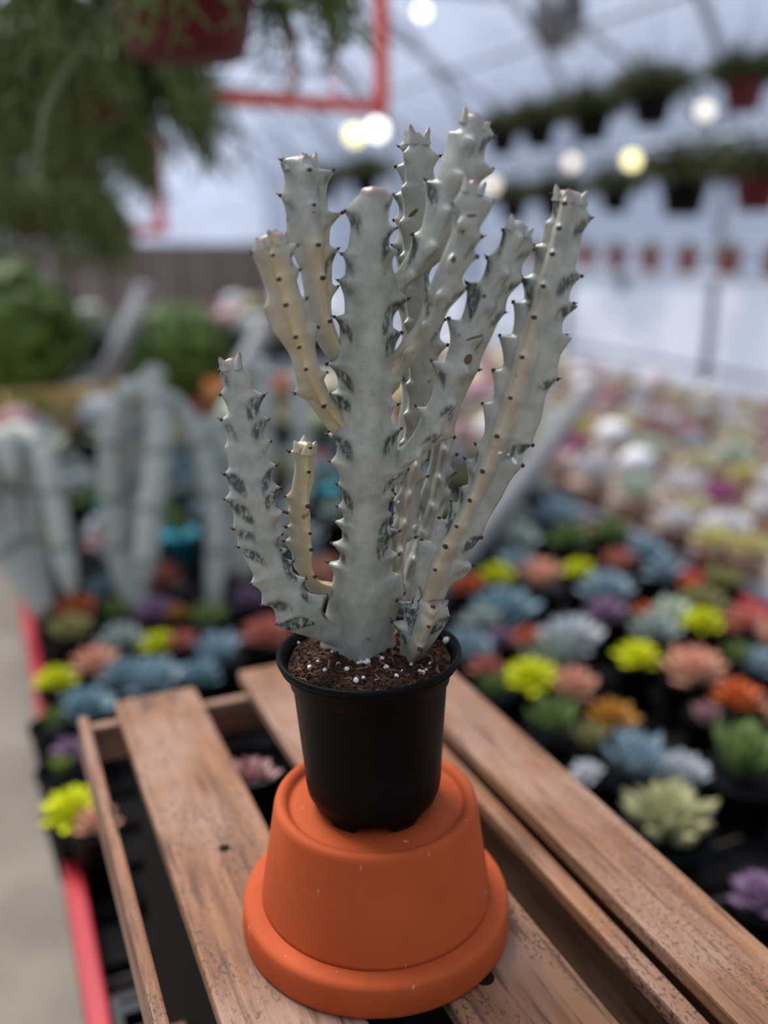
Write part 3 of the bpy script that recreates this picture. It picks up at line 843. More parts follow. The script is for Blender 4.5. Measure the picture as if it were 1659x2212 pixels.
fleck(arm_mid, [(1012, 776, 18, 26, .2), (1026, 729, 44, 5, -.25), (886 + 160, 640, 9, 9, 0)], 'corky_scab', M['scab'])
fleck(arm_cross, [(1000, 500, 10, 10, 0), (980, 560, 14, 16, 0), (1020, 466, 24, 6, 0)], 'corky_scab', M['scab'])
fleck(arm_back, [(893, 460, 26, 9, -.7)], 'corky_scab', M['scab'])

# ================================================================== SUCCULENTS
def leaf_mesh(name, wid, thick, curl, pointy, nseg=6, nr=7):
    mb = MB(); vs = []; msk = []
    for i in range(nr):
        t = i / (nr - 1)
        w = wid * (math.sin(math.pi * min(1, (t * .92 + .08)) ** (.8 + pointy)) ** .8 if t < 1 else 0.02) + .015
        h = thick * math.sin(math.pi * (t * .9 + .05)) + .01
        x = t; z = curl * t * t
        for k in range(nseg):
            a = 2 * math.pi * k / nseg
            vs.append((x, w * .5 * math.cos(a), z + h * .5 * math.sin(a) + .10 * wid * math.cos(a) ** 2)); msk.append(t)
    fs = []
    for i in range(nr - 1):
        for k in range(nseg):
            k2 = (k + 1) % nseg
            fs.append((i * nseg + k, (i + 1) * nseg + k, (i + 1) * nseg + k2, i * nseg + k2))
    fs.append(tuple((nr - 1) * nseg + k for k in range(nseg)))
    return vs, fs, msk
def mask_mesh(name, vs, fs, msk):
    me = bpy.data.meshes.new(name); me.from_pydata([tuple(v) for v in vs], [], fs); me.update(); smooth(me)
    ca = me.color_attributes.new('mask', 'FLOAT_COLOR', 'POINT')
    ca.data.foreach_set('color', np.array([(m, m, m, 1) for m in msk]).ravel())
    return me
KINDS = {   # leaf (width, thickness, curl, pointy), leaves, tilt centre, tilt edge
    'rosette': ((.52, .15, .16, .25), 28, 80, 6),
    'spiky': ((.26, .12, .22, .0), 30, 82, 22),
    'dome': ((.46, .20, .05, .5), 34, 88, 4),
    'loose': ((.40, .17, .25, .4), 20, 80, 28),
    'cluster': ((.34, .22, .10, .5), 34, 88, 25),
}
LEAF = {}; ROS = {}
def layout(kind):
    _, n, t0, t1 = KINDS[kind]; out = []
    rr = random.Random(kind)
    for i in range(n):
        f = (i + .5) / n
        az = i * 2.39996; tilt = math.radians(t0 + (t1 - t0) * f ** .8 + rr.uniform(-5, 5))
        ln = (.42 + .58 * f ** .75) * rr.uniform(.92, 1.05)
        m = Matrix.Diagonal((1.08, 1.08, 1.4, 1)) @ Matrix.Rotation(az, 4, 'Z') @ Matrix.Translation((.05 * f, 0, .16 * (1 - f))) @ Matrix.Rotation(-tilt, 4, 'Y') @ Matrix.Scale(ln, 4)
        out.append(m)
    return out
LAY = {k: layout(k) for k in KINDS}
for k, (lp, n, t0, t1) in KINDS.items():
    vs, fs, mk = leaf_mesh(k, *lp)
    LEAF[k] = mask_mesh('leaf', vs, fs, mk)
    lv, lf, lm = leaf_mesh(k, *lp, nseg=5, nr=5)
    V_, F_, K_ = [], [], []
    for m in LAY[k]:
        b = len(V_); V_ += [m @ Vector(v) for v in lv]; F_ += [tuple(i + b for i in q) for q in lf]; K_ += lm
    ROS[k] = mask_mesh('rosette', V_, F_, K_)
# ribbed ball cactus
bv = MB().ball((0, 0, .55), .75, 28, 12, (1, 1, .95))
bv.v = [(x * (1 + .10 * math.cos(14 * math.atan2(y, x))), y * (1 + .10 * math.cos(14 * math.atan2(y, x))), z) for x, y, z in bv.v]
ROS['ball'] = mask_mesh('ball_stem', bv.v, bv.f, [min(1, max(0, (v[2] + .1) / 1.3)) for v in bv.v])
POT_ME = MB().lathe([(.0, .0), (.032, .0), (.043, .070), (.047, .070), (.048, .078), (.0445, .079), (.0425, .070), (.0, .068)], 18, closed_ends=False).mesh('pot', True)

PAL = {
    'lime': ((.52, .56, .004), (.62, .64, .01)), 'peach': ((.56, .33, .21), (.66, .30, .20)), 'coral': ((.45, .18, .13), (.52, .15, .11)),
    'orange': ((.50, .15, .03), (.55, .10, .03)), 'amber': ((.42, .20, .03), (.52, .24, .03)), 'blue-grey': ((.20, .29, .32), (.27, .36, .40)),
    'teal-blue': ((.14, .24, .27), (.20, .30, .34)), 'grey-green': ((.25, .31, .27), (.33, .37, .33)), 'green': ((.10, .17, .05), (.17, .22, .06)),
    'bright green': ((.16, .24, .03), (.24, .30, .05)), 'purple': ((.21, .13, .21), (.28, .17, .27)), 'pale mint': ((.46, .54, .42), (.56, .60, .48)),
    'cream': ((.56, .53, .36), (.62, .56, .34)), 'white': ((.66, .65, .64), (.72, .70, .70)), 'pink': ((.56, .34, .38), (.60, .28, .36)),
    'pale yellow': ((.58, .53, .22), (.64, .56, .20)), 'magenta': ((.36, .10, .24), (.42, .12, .28)), 'pale pink': ((.60, .48, .46), (.62, .44, .44)),
    'variegated': ((.23, .27, .14), (.52, .48, .24)), 'red': ((.36, .06, .06), (.50, .07, .08)), 'silver': ((.40, .43, .43), (.50, .52, .53)),
    'olive': ((.17, .18, .06), (.28, .26, .10)), 'dusty rose': ((.38, .22, .22), (.46, .25, .25)),
}
PLANTS = []   # dict(pos, color, kind, r, obj, px)
def put(pos, color, kind, r, sep=False, label=None, potr=None, potmat=None, zb=BZ):
    c, tp_ = PAL[color]
    m = leaf_mat(color, c, tp_)
    t = empty('potted_succulent', (pos.x, pos.y, zb), random.uniform(0, 6.28))
    base = pos.z - zb - r * .38
    ps = max(.35, base / .072)
    pr = min(2.6, max(.7, (potr or r * .85) / .046))
    mesh_obj('pot', POT_ME, t, M[potmat or 'pot'], (0, 0, 0), None, (pr, pr, ps))
    if kind in LAY and sep:
        for q in LAY[kind]:
            o = mesh_obj('leaf', LEAF[kind], t, m)
            o.matrix_local = Matrix.Translation((0, 0, base)) @ Matrix.Scale(r, 4) @ q
    else:
        mesh_obj('ball_stem' if kind == 'ball' else 'rosette', ROS[kind], t, m, (0, 0, base), (random.uniform(-.15, .15), random.uniform(-.15, .15), 0), (r, r, r))
    PLANTS.append(dict(o=t, c=color, k=kind, r=r, p=pos, label=label, px=to_px(pos)))
    return t
def put_px(x, y, d, color, kind='rosette', sep=None, label=None, z=.815):
    """d: width in photo pixels"""
    p = atz(x, y, z); dep = to_px(p)[2]
    r = d * 1.16 / 2 / F_PX * dep
    put(p, color, kind, r, sep=(d >= 88 and kind != 'ball') if sep is None else sep, label=label)

hand = [
    # right of the crate, near to far
    (1440, 1770, 200, 'variegated', 'cluster', 'large cream and green variegated succulent close beside the crate'),
    (1375, 1650, 165, 'blue-grey', 'loose', 'blue-grey upright succulent behind the variegated one by the crate'),
    (1475, 1665, 110, 'silver', 'rosette', 'silvery blue rosette just right of the tall blue-grey succulent'),
    (1268, 1668, 66, 'white', 'dome', 'small round white succulent touching the crate edge'),
    (1615, 1640, 190, 'green', 'loose', 'big dark green leafy succulent at the right border'),
    (1642, 1935, 130, 'purple', 'rosette', 'purple rosette in the bottom right corner by the crate'),
    (1590, 1503, 105, 'orange', 'rosette', 'orange-red rosette at the right behind the big green one'),
    (1525, 1540, 60, 'dusty rose', 'rosette', 'small dusty rose succulent left of the orange-red rosette'),
    (1500, 1440, 135, 'peach', 'rosette', 'large peach rosette on the right, biggest of the peach ones'),
    (1378, 1415, 92, 'lime', 'dome', 'neon lime succulent left of the large peach rosette'),
    (1148, 1462, 118, 'lime', 'dome', 'neon lime succulent nearest the black pot, beside the crate'),
    (1240, 1478, 105, 'peach', 'rosette', 'peach and yellow rosette right of the nearest neon lime succulent'),
    (1322, 1548, 105, 'amber', 'rosette', 'amber rosette between the crate and the dark gap'),
    (1195, 1560, 130, 'green', 'loose', 'green succulent hugging the crate below the neon lime one'),
    (1275, 1600, 95, 'olive', 'loose', 'olive succulent at the crate edge under the amber rosette'),
    (1065, 1490, 80, 'green', 'loose', 'small green succulent at the crate edge right of the black pot'),
    (1050, 1440, 70, 'coral', 'rosette', 'small coral rosette peeking out right behind the black pot'),
    (1235, 1372, 130, 'silver', 'rosette', 'silver-grey rosette above the peach and yellow one'),
    (1140, 1378, 66, 'orange', 'dome', 'small orange succulent beside a purple one right of the black pot'),
    (1083, 1378, 66, 'purple', 'rosette', 'small purple rosette nearest to the black pot on its right'),
    (1412, 1356, 105, 'grey-green', 'rosette', 'grey-green rosette behind the neon lime and left of another lime'),
    (1452, 1318, 80, 'pale mint', 'rosette', 'pale mint rosette left of the far right neon lime succulent'),
    (1520, 1342, 84, 'lime', 'dome', 'neon lime succulent left of the coral rosette at the right border'),
    (1610, 1340, 95, 'coral', 'rosette', 'coral rosette at the right border beside a neon lime one'),
    (1390, 1320, 52, 'orange', 'dome', 'tiny orange succulent left of the pale mint rosette'),
    (1310, 1318, 88, 'purple', 'rosette', 'purple rosette in front of a blue-grey one on the right'),
    (1310, 1268, 112, 'blue-grey', 'rosette', 'blue-grey rosette just behind the purple one on the right'),
    (1255, 1230, 66, 'lime', 'dome', 'small neon lime succulent left of a coral one, mid bed'),
    (1335, 1212, 80, 'coral', 'rosette', 'coral and tan succulent right of the small mid-bed lime one'),
    (1165, 1250, 110, 'peach', 'loose', 'tall peach succulent beside a lime one right of the cactus'),
    (1075, 1240, 70, 'lime', 'dome', 'neon lime succulent just right of the foot of the long cactus arm'),
    (1090, 1315, 150, 'teal-blue', 'rosette', 'broad teal-blue rosette right of the black pot rim'),
    (1490, 1262, 50, 'orange', 'dome', 'tiny orange succulent on the right below the white and cream pots'),
    (1432, 1232, 85, 'blue-grey', 'rosette', 'blue-grey rosette right of the coral and tan succulent'),
    (1560, 1255, 90, 'olive', 'cluster', 'olive and cream succulent at right below the pale yellow ones'),
    (1200, 1112, 110, 'blue-grey', 'rosette', 'blue-grey rosette far right of the cactus near the leaning pipe'),
    (1110, 1160, 110, 'grey-green', 'rosette', 'grey-green rosette by the long cactus arm at mid height'),
    (1010, 1262, 70, 'orange', 'rosette', 'orange rosette showing behind the foot of the long cactus arm'),
    (1040, 1340, 90, 'grey-green', 'rosette', 'grey-green rosette touching the right side of the black pot rim'),
    (1395, 1190, 95, 'teal-blue', 'rosette', 'teal-blue rosette in the back row of the crate bench'),
    (1590, 1420, 80, 'green', 'loose', 'green succulent between the large peach rosette and the right border'),
    (1640, 1430, 90, 'blue-grey', 'rosette', 'blue-grey rosette cut by the right border beside the green one'),
    # left of the crate
    (155, 1745, 125, 'lime', 'dome', 'neon lime succulent left of the crate by the red rail'),
    (205, 1775, 92, 'peach', 'rosette', 'peach rosette squeezed between the lime one and the crate side'),
    (152, 1625, 80, 'purple', 'rosette', 'purple rosette by the red rail left of the crate'),
    (185, 1525, 120, 'teal-blue', 'rosette', 'teal-blue rosette at the far left corner of the crate'),
    (205, 1432, 105, 'peach', 'rosette', 'peach rosette left of the crate behind the teal-blue one'),
    (122, 1468, 84, 'lime', 'dome', 'lime succulent against the red rail beside a peach rosette'),
    (335, 1462, 130, 'blue-grey', 'rosette', 'blue-grey rosette just past the far end of the crate'),
    (470, 1412, 115, 'blue-grey', 'loose', 'blue-grey succulent past the crate left of the black pot'),
    (345, 1388, 76, 'lime', 'dome', 'lime succulent beside a coral one past the crate'),
    (392, 1388, 76, 'coral', 'rosette', 'coral rosette right of the lime one past the crate'),
    (575, 1368, 110, 'coral', 'rosette', 'large coral rosette left of the black pot under the cactus arm'),
    (540, 1292, 80, 'purple', 'rosette', 'purple rosette left of the lower left cactus arm'),
    (165, 1312, 84, 'orange', 'rosette', 'orange rosette near the red rail below the pale hanging stems'),
    (152, 1362, 96, 'olive', 'cluster', 'olive and cream succulent below the orange one by the red rail'),
    (335, 1318, 92, 'purple', 'rosette', 'purple rosette with an amber neighbour below the pale stems'),
    (380, 1322, 50, 'amber', 'dome', 'tiny amber succulent right of the purple rosette on the left'),
    (260, 1380, 100, 'grey-green', 'rosette', 'grey-green rosette between the olive and lime ones on the left'),
    (250, 1325, 80, 'green', 'loose', 'green succulent between the orange and purple ones on the left'),
    (450, 1340, 95, 'green', 'loose', 'green succulent left of the large coral rosette'),
    (110, 1560, 70, 'green', 'loose', 'small green succulent by the red rail above the purple one'),
        (130, 1660, 60, 'bright green', 'loose', 'bright green succulent just above the neon lime one by the rail'),
    (270, 1455, 100, 'teal-blue', 'rosette', 'teal-blue rosette between the peach rosette and the crate end'),
    (430, 1455, 90, 'teal-blue', 'rosette', 'teal-blue rosette over the far crate end'),
]
for h in hand: put_px(h[0], h[1], h[2], h[3], h[4], label=h[5])

put(W3(.690, .176, 1.050), 'dusty rose', 'rosette', .030, True, 'dusty rose succulent inside the crate, seen between two slats', zb=.7815, potr=.030)
put(W3(.640, .150, 1.020), 'olive', 'loose', .030, True, 'olive succulent inside the crate beside the dusty rose one', zb=.7815, potr=.026)
RESERVE = []
def free(p, d):
    if any((q - p).length < r_ + d * .5 for q, r_ in RESERVE): return False
    for q in PLANTS:
        if (q['p'] - p).length < d * .5 + q['r'] * .85: return False
    return True
def in_crate(p):
    a, b = ab(p); return .0 < a < .85 and .0 < b < .45
fr = random.Random(11)
RESERVE += [(W3(4.12, .35, .8), .36), (W3(4.1, 1.18, .8), .3), (atz(110, 1330, .8), .05), (atz(300, 1330, .8), .06), (atz(540, 1255, .8), .09), (W3(4.1, .95, .8), .15), (W3(7.4, -.25, .9), .5)]
def foot_pt(p0, p1, t0, t1):
    a_ = att(*p0, t0); b_ = att(*p1, t1); d = (a_ - b_).normalized(); return a_ + d * ((.8 - a_.z) / d.z)
for q_ in np.linspace(0, 1, 6): RESERVE.append((foot_pt((1110, 1060), (1258, 862), 2.3, 2.75).lerp(att(1110, 1060, 2.3), q_), .04))
RESERVE += [(foot_pt((1110, 1060), (1258, 862), 2.3, 2.75), .05), (foot_pt((255, 760), (310, 635), 4.3, 4.4), .08), (foot_pt((525, 800), (575, 700), 3.9, 4.0), .08)]
for x_, y_ in ((250, 1120), (392, 1190), (66, 1125), (903, 1112), (700, 1085)): RESERVE.append((atz(x_, y_, .8), .045))
def hidden(x, y):
    a_, b_ = ab(atz(x, y, CZ)) if y > 1300 else (9, 9)
    if .1 < a_ < .80 and .05 < b_ < .395: return True          # behind the crate
    return (600 < x < 1030 and y > 1400) or (742 < x < 842 and y > 560)
cols = ['blue-grey', 'teal-blue', 'grey-green', 'green', 'grey-green', 'teal-blue', 'purple', 'peach', 'olive', 'green', 'coral', 'silver']
def rows(a0, a1, b0, b1, pitch, rmin, rmax, zc, colours, kinds, xmin=-50, xmax=1700, mode=None, potmat=None):
    a = a0
    while a < a1:
        b = b0
        while b < b1:
            p = W3(a + fr.uniform(-.15, .15) * pitch, b + fr.uniform(-.12, .12) * pitch, zc + fr.uniform(-.012, .012))
            x, y, dep = to_px(p)
            if xmin < x < xmax and y < 2240 and not hidden(x, y) and not in_crate(p) and free(p, (rmin + rmax) * .68):
                dark = (x < 420 and y > 1830) or (1330 < x < 1560 and 1480 < y < 1640) or (1480 < x < 1660 and 1730 < y < 1930)
                if not dark: put(p, fr.choice(colours), fr.choice(kinds), fr.uniform(rmin, rmax), potmat=potmat)
            b += pitch
        a += pitch
rows(.35, 1.85, .09, 1.43, .106, .052, .064, .812, cols, ['rosette', 'rosette', 'loose', 'spiky', 'dome'])
rows(1.85, 2.9, .10, 1.42, .142, .056, .068, .815, ['grey-green', 'teal-blue', 'olive', 'silver', 'green', 'dusty rose', 'blue-grey', 'grey-green'], ['rosette', 'loose', 'spiky', 'dome'])
rows(3.0, 4.2, .14, 1.38, .24, .085, .11, .85, ['green', 'olive', 'grey-green', 'silver', 'dusty rose', 'pale mint', 'bright green', 'cream'], ['loose', 'spiky', 'ball', 'rosette'])
pc = ['cream', 'white', 'pale pink', 'pink', 'pale yellow', 'white', 'pale pink', 'cream', 'pale pink', 'dusty rose', 'silver', 'white', 'pale mint', 'white', 'cream', 'silver']
special = [(1425, 872, 'amber'), (1555, 1066, 'magenta'), (1540, 1165, 'pale yellow'), (1620, 1180, 'pale yellow'), (1610, 1022, 'pale yellow'), (1480, 930, 'pink'), (1240, 960, 'magenta'), (1290, 990, 'white'), (1460, 1120, 'white'), (1650, 1090, 'white')]
for (x, y, c) in special:
    p = atz(x, y, .83); put(p, c, 'rosette', .056, potmat='palepot')
rows(1.05, 5.1, 1.62, 3.05, .190, .068, .080, .83, pc, ['rosette', 'ball', 'cluster', 'dome'], xmin=850, potmat='palepot')
rows(5.8, 8.6, .45, 2.3, .42, .13, .17, .88, ['green', 'olive', 'grey-green', 'bright green', 'dusty rose', 'silver'], ['loose', 'spiky', 'ball'])

# labels of the plants that were set out in rows: told apart by their neighbours in view
KW = {'rosette': 'rosette succulent', 'spiky': 'spiky succulent', 'dome': 'domed succulent', 'loose': 'leafy succulent', 'cluster': 'clustered succulent', 'ball': 'ball cactus'}
def where(a, b):
    if a > 5.4: return 'far bench'
    if b > 1.5: return 'pale bench'
    return 'crate bench'
used = {}
for q in PLANTS:
    if q['label']: used[q['label']] = q
for q in PLANTS:
    if q['label']: continue
    a, b = ab(q['p']); x, y, dep = q['px']
    def nb(f):
        c = [(math.hypot(r_['px'][0] - x, r_['px'][1] - y), r_) for r_ in PLANTS if r_ is not q and f(r_['px'][0] - x, r_['px'][1] - y)]
        return min(c, key=lambda t: t[0])[1] if c else None
    le = nb(lambda dx, dy: dx < 0 and abs(dy) < abs(dx)); ri = nb(lambda dx, dy: dx > 0 and abs(dy) < abs(dx))
    up = nb(lambda dx, dy: dy < 0 and abs(dx) < abs(dy)); dn = nb(lambda dx, dy: dy > 0 and abs(dx) < abs(dy))
    nm_ = q['c'] + ' ' + KW[q['k']]
    rel = []
    if le and ri and le['c'] == ri['c']: rel.append('between two %s ones' % le['c'])
    elif le and ri: rel.append('between %s and %s ones' % (le['c'], ri['c']))
    elif le: rel.append('right of a %s one' % le['c'])
    elif ri: rel.append('left of a %s one' % ri['c'])
    cand = [nm_ + ' on the ' + where(a, b) + ' ' + rel[0] if rel else nm_ + ' on the ' + where(a, b)]
    if dn: cand.append(nm_ + ' ' + (rel[0] if rel else '') + ', behind a ' + dn['c'] + ' one')
    if up: cand.append(nm_ + ' ' + (rel[0] if rel else '') + ', before a ' + up['c'] + ' one')
    if dn and up: cand.append(nm_ + ' ' + (rel[0] if rel else '') + ', behind ' + dn['c'] + ', before ' + up['c'])
    lab = next((c for c in cand if c not in used), None)
    if lab is None: lab = cand[-1]
    q['label'] = ' '.join(lab.split()); used[q['label']] = q
for q in PLANTS:
    a, b = ab(q['p'])
    tag(q['o'], q['label'], 'cactus' if q['k'] == 'ball' else 'succulent', 'potted plants on the ' + where(a, b))

# pale drooping cacti on the left of the bench
def droop(label, arms, pot_px, potmat, t, cat='cactus'):
    base = atz(*pot_px, BZ)
    e = empty('drooping_cactus', (base.x, base.y, BZ), 0, label, cat, 'pale drooping cacti behind the crate')
    o = MB().lathe([(.0, .0), (.045, .0), (.058, .085), (.063, .085), (.063, .10), (.057, .10), (.055, .09), (0, .09)], 24, closed_ends=False).build('pot', potmat, e, sm=True)
    for arm, r in arms:
        pts = [tuple(att(x, y, t + dt) - Vector((base.x, base.y, BZ))) for (x, y, dt) in arm]
        c = catmull(pts, 8)
        n = len(c); rr = [r * (.75 if i == 0 else 1) for i in range(n)]
        for i in range(5):
            f = (i + .15) / 5; rr[n - 1 - i] = r * math.sqrt(max(.02, 1 - (1 - f) ** 2))
        ar = MB()
        vs = ar.tube(c, rr, 14)
        s_ = ar.build('arm', M['ghost2'], e, sm=True)
        acc = 0
        for i in range(3, n - 3):
            acc += np.linalg.norm(c[i] - c[i - 1])
            if acc > .095:
                acc = 0
                MB().tube([c[i] - (c[i] - c[i - 1]) * .35, c[i], c[i] + (c[i + 1] - c[i]) * .35], [r * 1.03, r * 1.10, r * 1.03], 14).build('green_band', M['ghostband'], s_, sm=True)
droop('pale drooping cactus at the far left by the walkway', [
    ([(100, 1330, 0), (30, 1150, 0), (5, 980, 0), (40, 935, -.02), (95, 985, -.05), (125, 1120, -.06), (155, 1290, -.06)], .022),
    ([(100, 1330, 0), (65, 1150, .03), (60, 1020, .04), (25, 930, .04)], .022),
    ([(100, 1330, 0), (-10, 1150, -.02), (-30, 1000, -.04), (10, 950, -.05), (30, 1040, -.06)], .024)], (110, 1330), M['pot'], 1.80)
droop('pale drooping cactus with three arms left of the lower cactus arm', [
    ([(300, 1330, 0), (255, 1180, 0), (240, 980, 0), (270, 860, -.02), (330, 845, -.03), (345, 960, -.06), (325, 1120, -.08), (312, 1265, -.08)], .024),
    ([(300, 1330, 0), (300, 1100, .06), (340, 880, .05), (390, 890, .04), (440, 1000, .02), (465, 1150, .01), (462, 1330, 0)], .022),
    ([(300, 1330, 0), (270, 1150, .05), (290, 960, .06), (320, 830, .07), (355, 800, .08)], .024)], (300, 1330), M['pot'], 1.85)
droop('pale upright cactus right of the drooping ones', [
    ([(520, 1250, 0), (500, 1100, 0), (470, 960, 0), (440, 900, 0)], .026),
    ([(520, 1250, 0), (560, 1060, .03), (570, 880, .04), (560, 770, .05)], .026),
    ([(520, 1250, 0), (640, 1080, .03), (650, 900, .04), (640, 800, .05)], .026)], (540, 1255), M['pot'], 2.0)
def teal_pot(label, x, y, t, r):
    p = atz(x, y, BZ + .05)
    e = empty('teal_pot_plant', (p.x, p.y, BZ), 0, label, 'pot', 'small teal pots among the drooping cacti')
    h = .10
    MB().lathe([(0, 0), (r * .8, 0), (r * 1.15, h * .8), (r * 1.25, h * .8), (r * 1.25, h), (r * 1.1, h), (r * 1.05, h * .92), (0, h * .92)], 20, closed_ends=False).build('pot', M['teal'], e, sm=True)
    mesh_obj('rosette', ROS['spiky'], e, leaf_mat('green', *PAL['green']), (0, 0, h * .92), None, (r * 1.0,) * 3)
teal_pot('teal pot left of the three-armed drooping cactus', 250, 1120, 2.0, .036)
teal_pot('teal pot below the right arm of the drooping cactus', 392, 1190, 2.0, .036)
teal_pot('teal pot by the red rail at the far left', 66, 1125, 2.0, .036)
teal_pot('teal pot seen between the main stem and long cactus arm', 903, 1112, 2.0, .036)
teal_pot('teal pot seen beside the short yellow cactus arm', 700, 1085, 2.0, .036)

# leaning pipes
def pipe(label, p0, p1, t0, t1, r, mat):
    a_ = att(*p0, t0); b_ = att(*p1, t1); 
    d = (a_ - b_).normalized()
    g_ = a_ + d * ((BZ - a_.z) / d.z)            # carried down to the bench
    e = empty('leaning_pipe', g_, 0, label, 'pipe')
    MB().tube([(0, 0, 0), b_ - g_], r, 10).build('pipe', mat, e, sm=True)
    MB().ball(tuple(b_ - g_), r * 1.15, 10, 6).build('end_cap', M['grey'], e, sm=True)
pipe('grey plastic pipe leaning beside the long cactus arm', (1110, 1060), (1258, 862), 2.3, 2.75, .030, M['pipegrey'])
pipe('grey pipe leaning at the left behind the drooping cacti', (255, 760), (310, 635), 4.3, 4.4, .045, M['pipegrey'])
pipe('pale pipe leaning behind the short yellow arm', (525, 800), (575, 700), 3.9, 4.0, .045, M['pipegrey'])

# display trays of the far left
def flat_tray(label, a, b, w, l, mat, z=BZ):
    e = empty('display_tray', W3(a, b, z), ROTZ, label, 'tray')
    MB().box((0, 0, .006), (w, l, .012)).build('floor_panel', mat, e)
    for s in (-1, 1):
        MB().box((s * (w / 2 + .0065), 0, .07), (.012, l, .14)).build('side_panel', mat, e)
        MB().box((0, s * (l / 2 + .0065), .07), (w, .012, .14)).build('end_panel', mat, e)
flat_tray('yellow wooden tray at the far left end of the crate bench', 4.9, .52, .62, .3, M['yellowwood'], .0)
tr = [o for o in COL.objects if o.get('label', '').startswith('yellow wooden tray')][0]; tr.location = W3(4.10, .40, BZ)
flat_tray('orange tray near the far end of the crate bench', 4.1, 1.18, .42, .3, M['orangewood'])

# ================================================================== HANGING BASKETS
def foliage_mesh(seed, n, length, r0, th, mode):
    rr = random.Random(seed); mb = MB()
    for i in range(n):
        az = rr.uniform(0, 6.283); out = rr.uniform(.25, 1.0); L_ = length * rr.uniform(.35, 1.0)
        x, y, z = r0 * .7 * math.cos(az) * rr.random(), r0 * .7 * math.sin(az) * rr.random(), .01
        pts = [(x, y, z)]; d = Vector((math.cos(az) * out, math.sin(az) * out, .9 if mode == 'hang' else 1.2)).normalized()
        k = 7; st = L_ / k
        p = Vector((x, y, z))
        for j in range(k):
            d = (d + Vector((rr.uniform(-.25, .25), rr.uniform(-.25, .25), -.55 if mode == 'hang' else -.22))).normalized()
            if math.hypot(p.x, p.y) < r0 * 1.12 and d.z < 0 and p.z < .06: d = Vector((math.cos(az), math.sin(az), -.1)).normalized()
            p = p + d * st; pts.append(tuple(p))
        mb.tube(pts, [th] * k + [th * .5], 4, cap=False)
        # side twigs near the ends
        for j in range(3, k + 1):
            for q in range(2):
                e = Vector(pts[j]) + Vector((rr.uniform(-1, 1), rr.uniform(-1, 1), rr.uniform(-1.1, .1))).normalized() * st * rr.uniform(.6, 1.2)
                mb.tube([pts[j], tuple(e)], [th * .9, th * .6], 4, cap=False)
    return mb.mesh('foliage')
FOL = [foliage_mesh(1, 260, .26, .10, .0030, 'hang'), foliage_mesh(2, 420, .36, .10, .0030, 'hang'), foliage_mesh(3, 300, .24, .075, .0035, 'up')]
BPOT = MB().lathe([(0, -.13), (.065, -.13), (.072, -.125), (.097, -.012), (.104, -.012), (.105, .004), (.098, .005), (.094, -.01), (0, -.012)], 32, closed_ends=False).mesh('pot', True)
def basket(label, p, potmat, fol, folmat, s=1.0, group='hanging baskets', top=2.95):
    e = empty('hanging_basket', p, random.uniform(0, 6), label, 'hanging plant', group)
    mesh_obj('pot', BPOT, e, potmat, (0, 0, 0), None, (s, s, s))
    if fol is not None: mesh_obj('foliage', fol, e, folmat, (0, 0, -.005), None, (s, s, s))
    hz = .34 * s
    for k in range(3):
        a_ = k * 2.094
        MB().tube([(.1 * s * math.cos(a_), .1 * s * math.sin(a_), 0), (0, 0, hz)], .0018, 5).build('hanger_wire', M['steel'], e)
    MB().tube([(0, 0, hz), (0, 0, top - p[2])], .002, 5).build('hook', M['steel'], e)
p1 = att(402, 62, 1.32)
basket('nearest maroon hanging basket of trailing green stems at top left', Vector((p1.x, p1.y, p1.z + .115)), M['maroon'], FOL[0], M['rhips'], 1.18, 'trailing baskets on the left')
lab = ['second trailing basket in the left row behind the nearest', 'third trailing basket in the left row', 'fourth trailing basket in the left row', 'last and smallest trailing basket in the left row']
for i, (x, y, t, s) in enumerate([(180, 150, 1.95, 1.15), (130, 285, 2.7, 1.15), (70, 430, 3.7, 1.6)]):
    p = att(x, y, t)
    L_ = lab[i] if i < 3 else 'trailing basket cut by the left border at the top'
    basket(L_, Vector((p.x, p.y, p.z + .05)), M['maroon'], FOL[1], M['rhips'], s, 'trailing baskets on the left')
# trailing bare stem below the nearest basket
st = empty('trailing_stem', att(222, 20, 1.25), 0, 'single long pale stem trailing diagonally at the top left', 'stem')
q0 = att(222, 20, 1.25)
MB().tube([tuple(att(x, y, 1.25 + d) - q0) for (x, y, d) in ((330, -110, .05), (222, 20, 0), (150, 140, -.02), (95, 245, -.03), (85, 330, -.03), (92, 390, -.02))], [.0042, .0042, .004, .0038, .0035, .003], 8).build('stem', M['stemgreen'], st, sm=True)
# right rows
basket('maroon hanging basket nearest on the right', att(1610, 178, 2.75), M['maroon'], FOL[2], M['fern'], .62, 'hanging baskets on the right')
for i, (x, y, t) in enumerate([(1410, 208, 3.15), (1280, 248, 3.6), (1165, 270, 4.1), (1085, 290, 4.6)]):
    basket(['black hanging pot right of the fan, largest of its row', 'second black hanging pot of the upper right row', 'third black hanging pot of the upper right row', 'farthest black hanging pot of the upper right row'][i],
           att(x, y, t), M['pot'], FOL[2], M['fern'], (.72, .75, .75, .75)[i], 'hanging baskets on the right')
basket('maroon hanging basket low at the right border', att(1638, 388, 4.1), M['maroon'], FOL[2], M['fern'], 1.05, 'hanging baskets on the right')
for i, (x, y, t) in enumerate([(1480, 395, 4.7), (1330, 415, 5.3), (1200, 430, 5.7), (1110, 440, 6.5)]):
    basket(['first bushy pot left of the low maroon basket', 'second bushy pot of the lower right row', 'third bushy pot of the lower right row', 'farthest bushy pot of the lower right row'][i],
           att(x, y, t), M['pot'], FOL[2], M['fern'], (1.25, .9, 1.0, 1.0)[i], 'hanging baskets on the right')
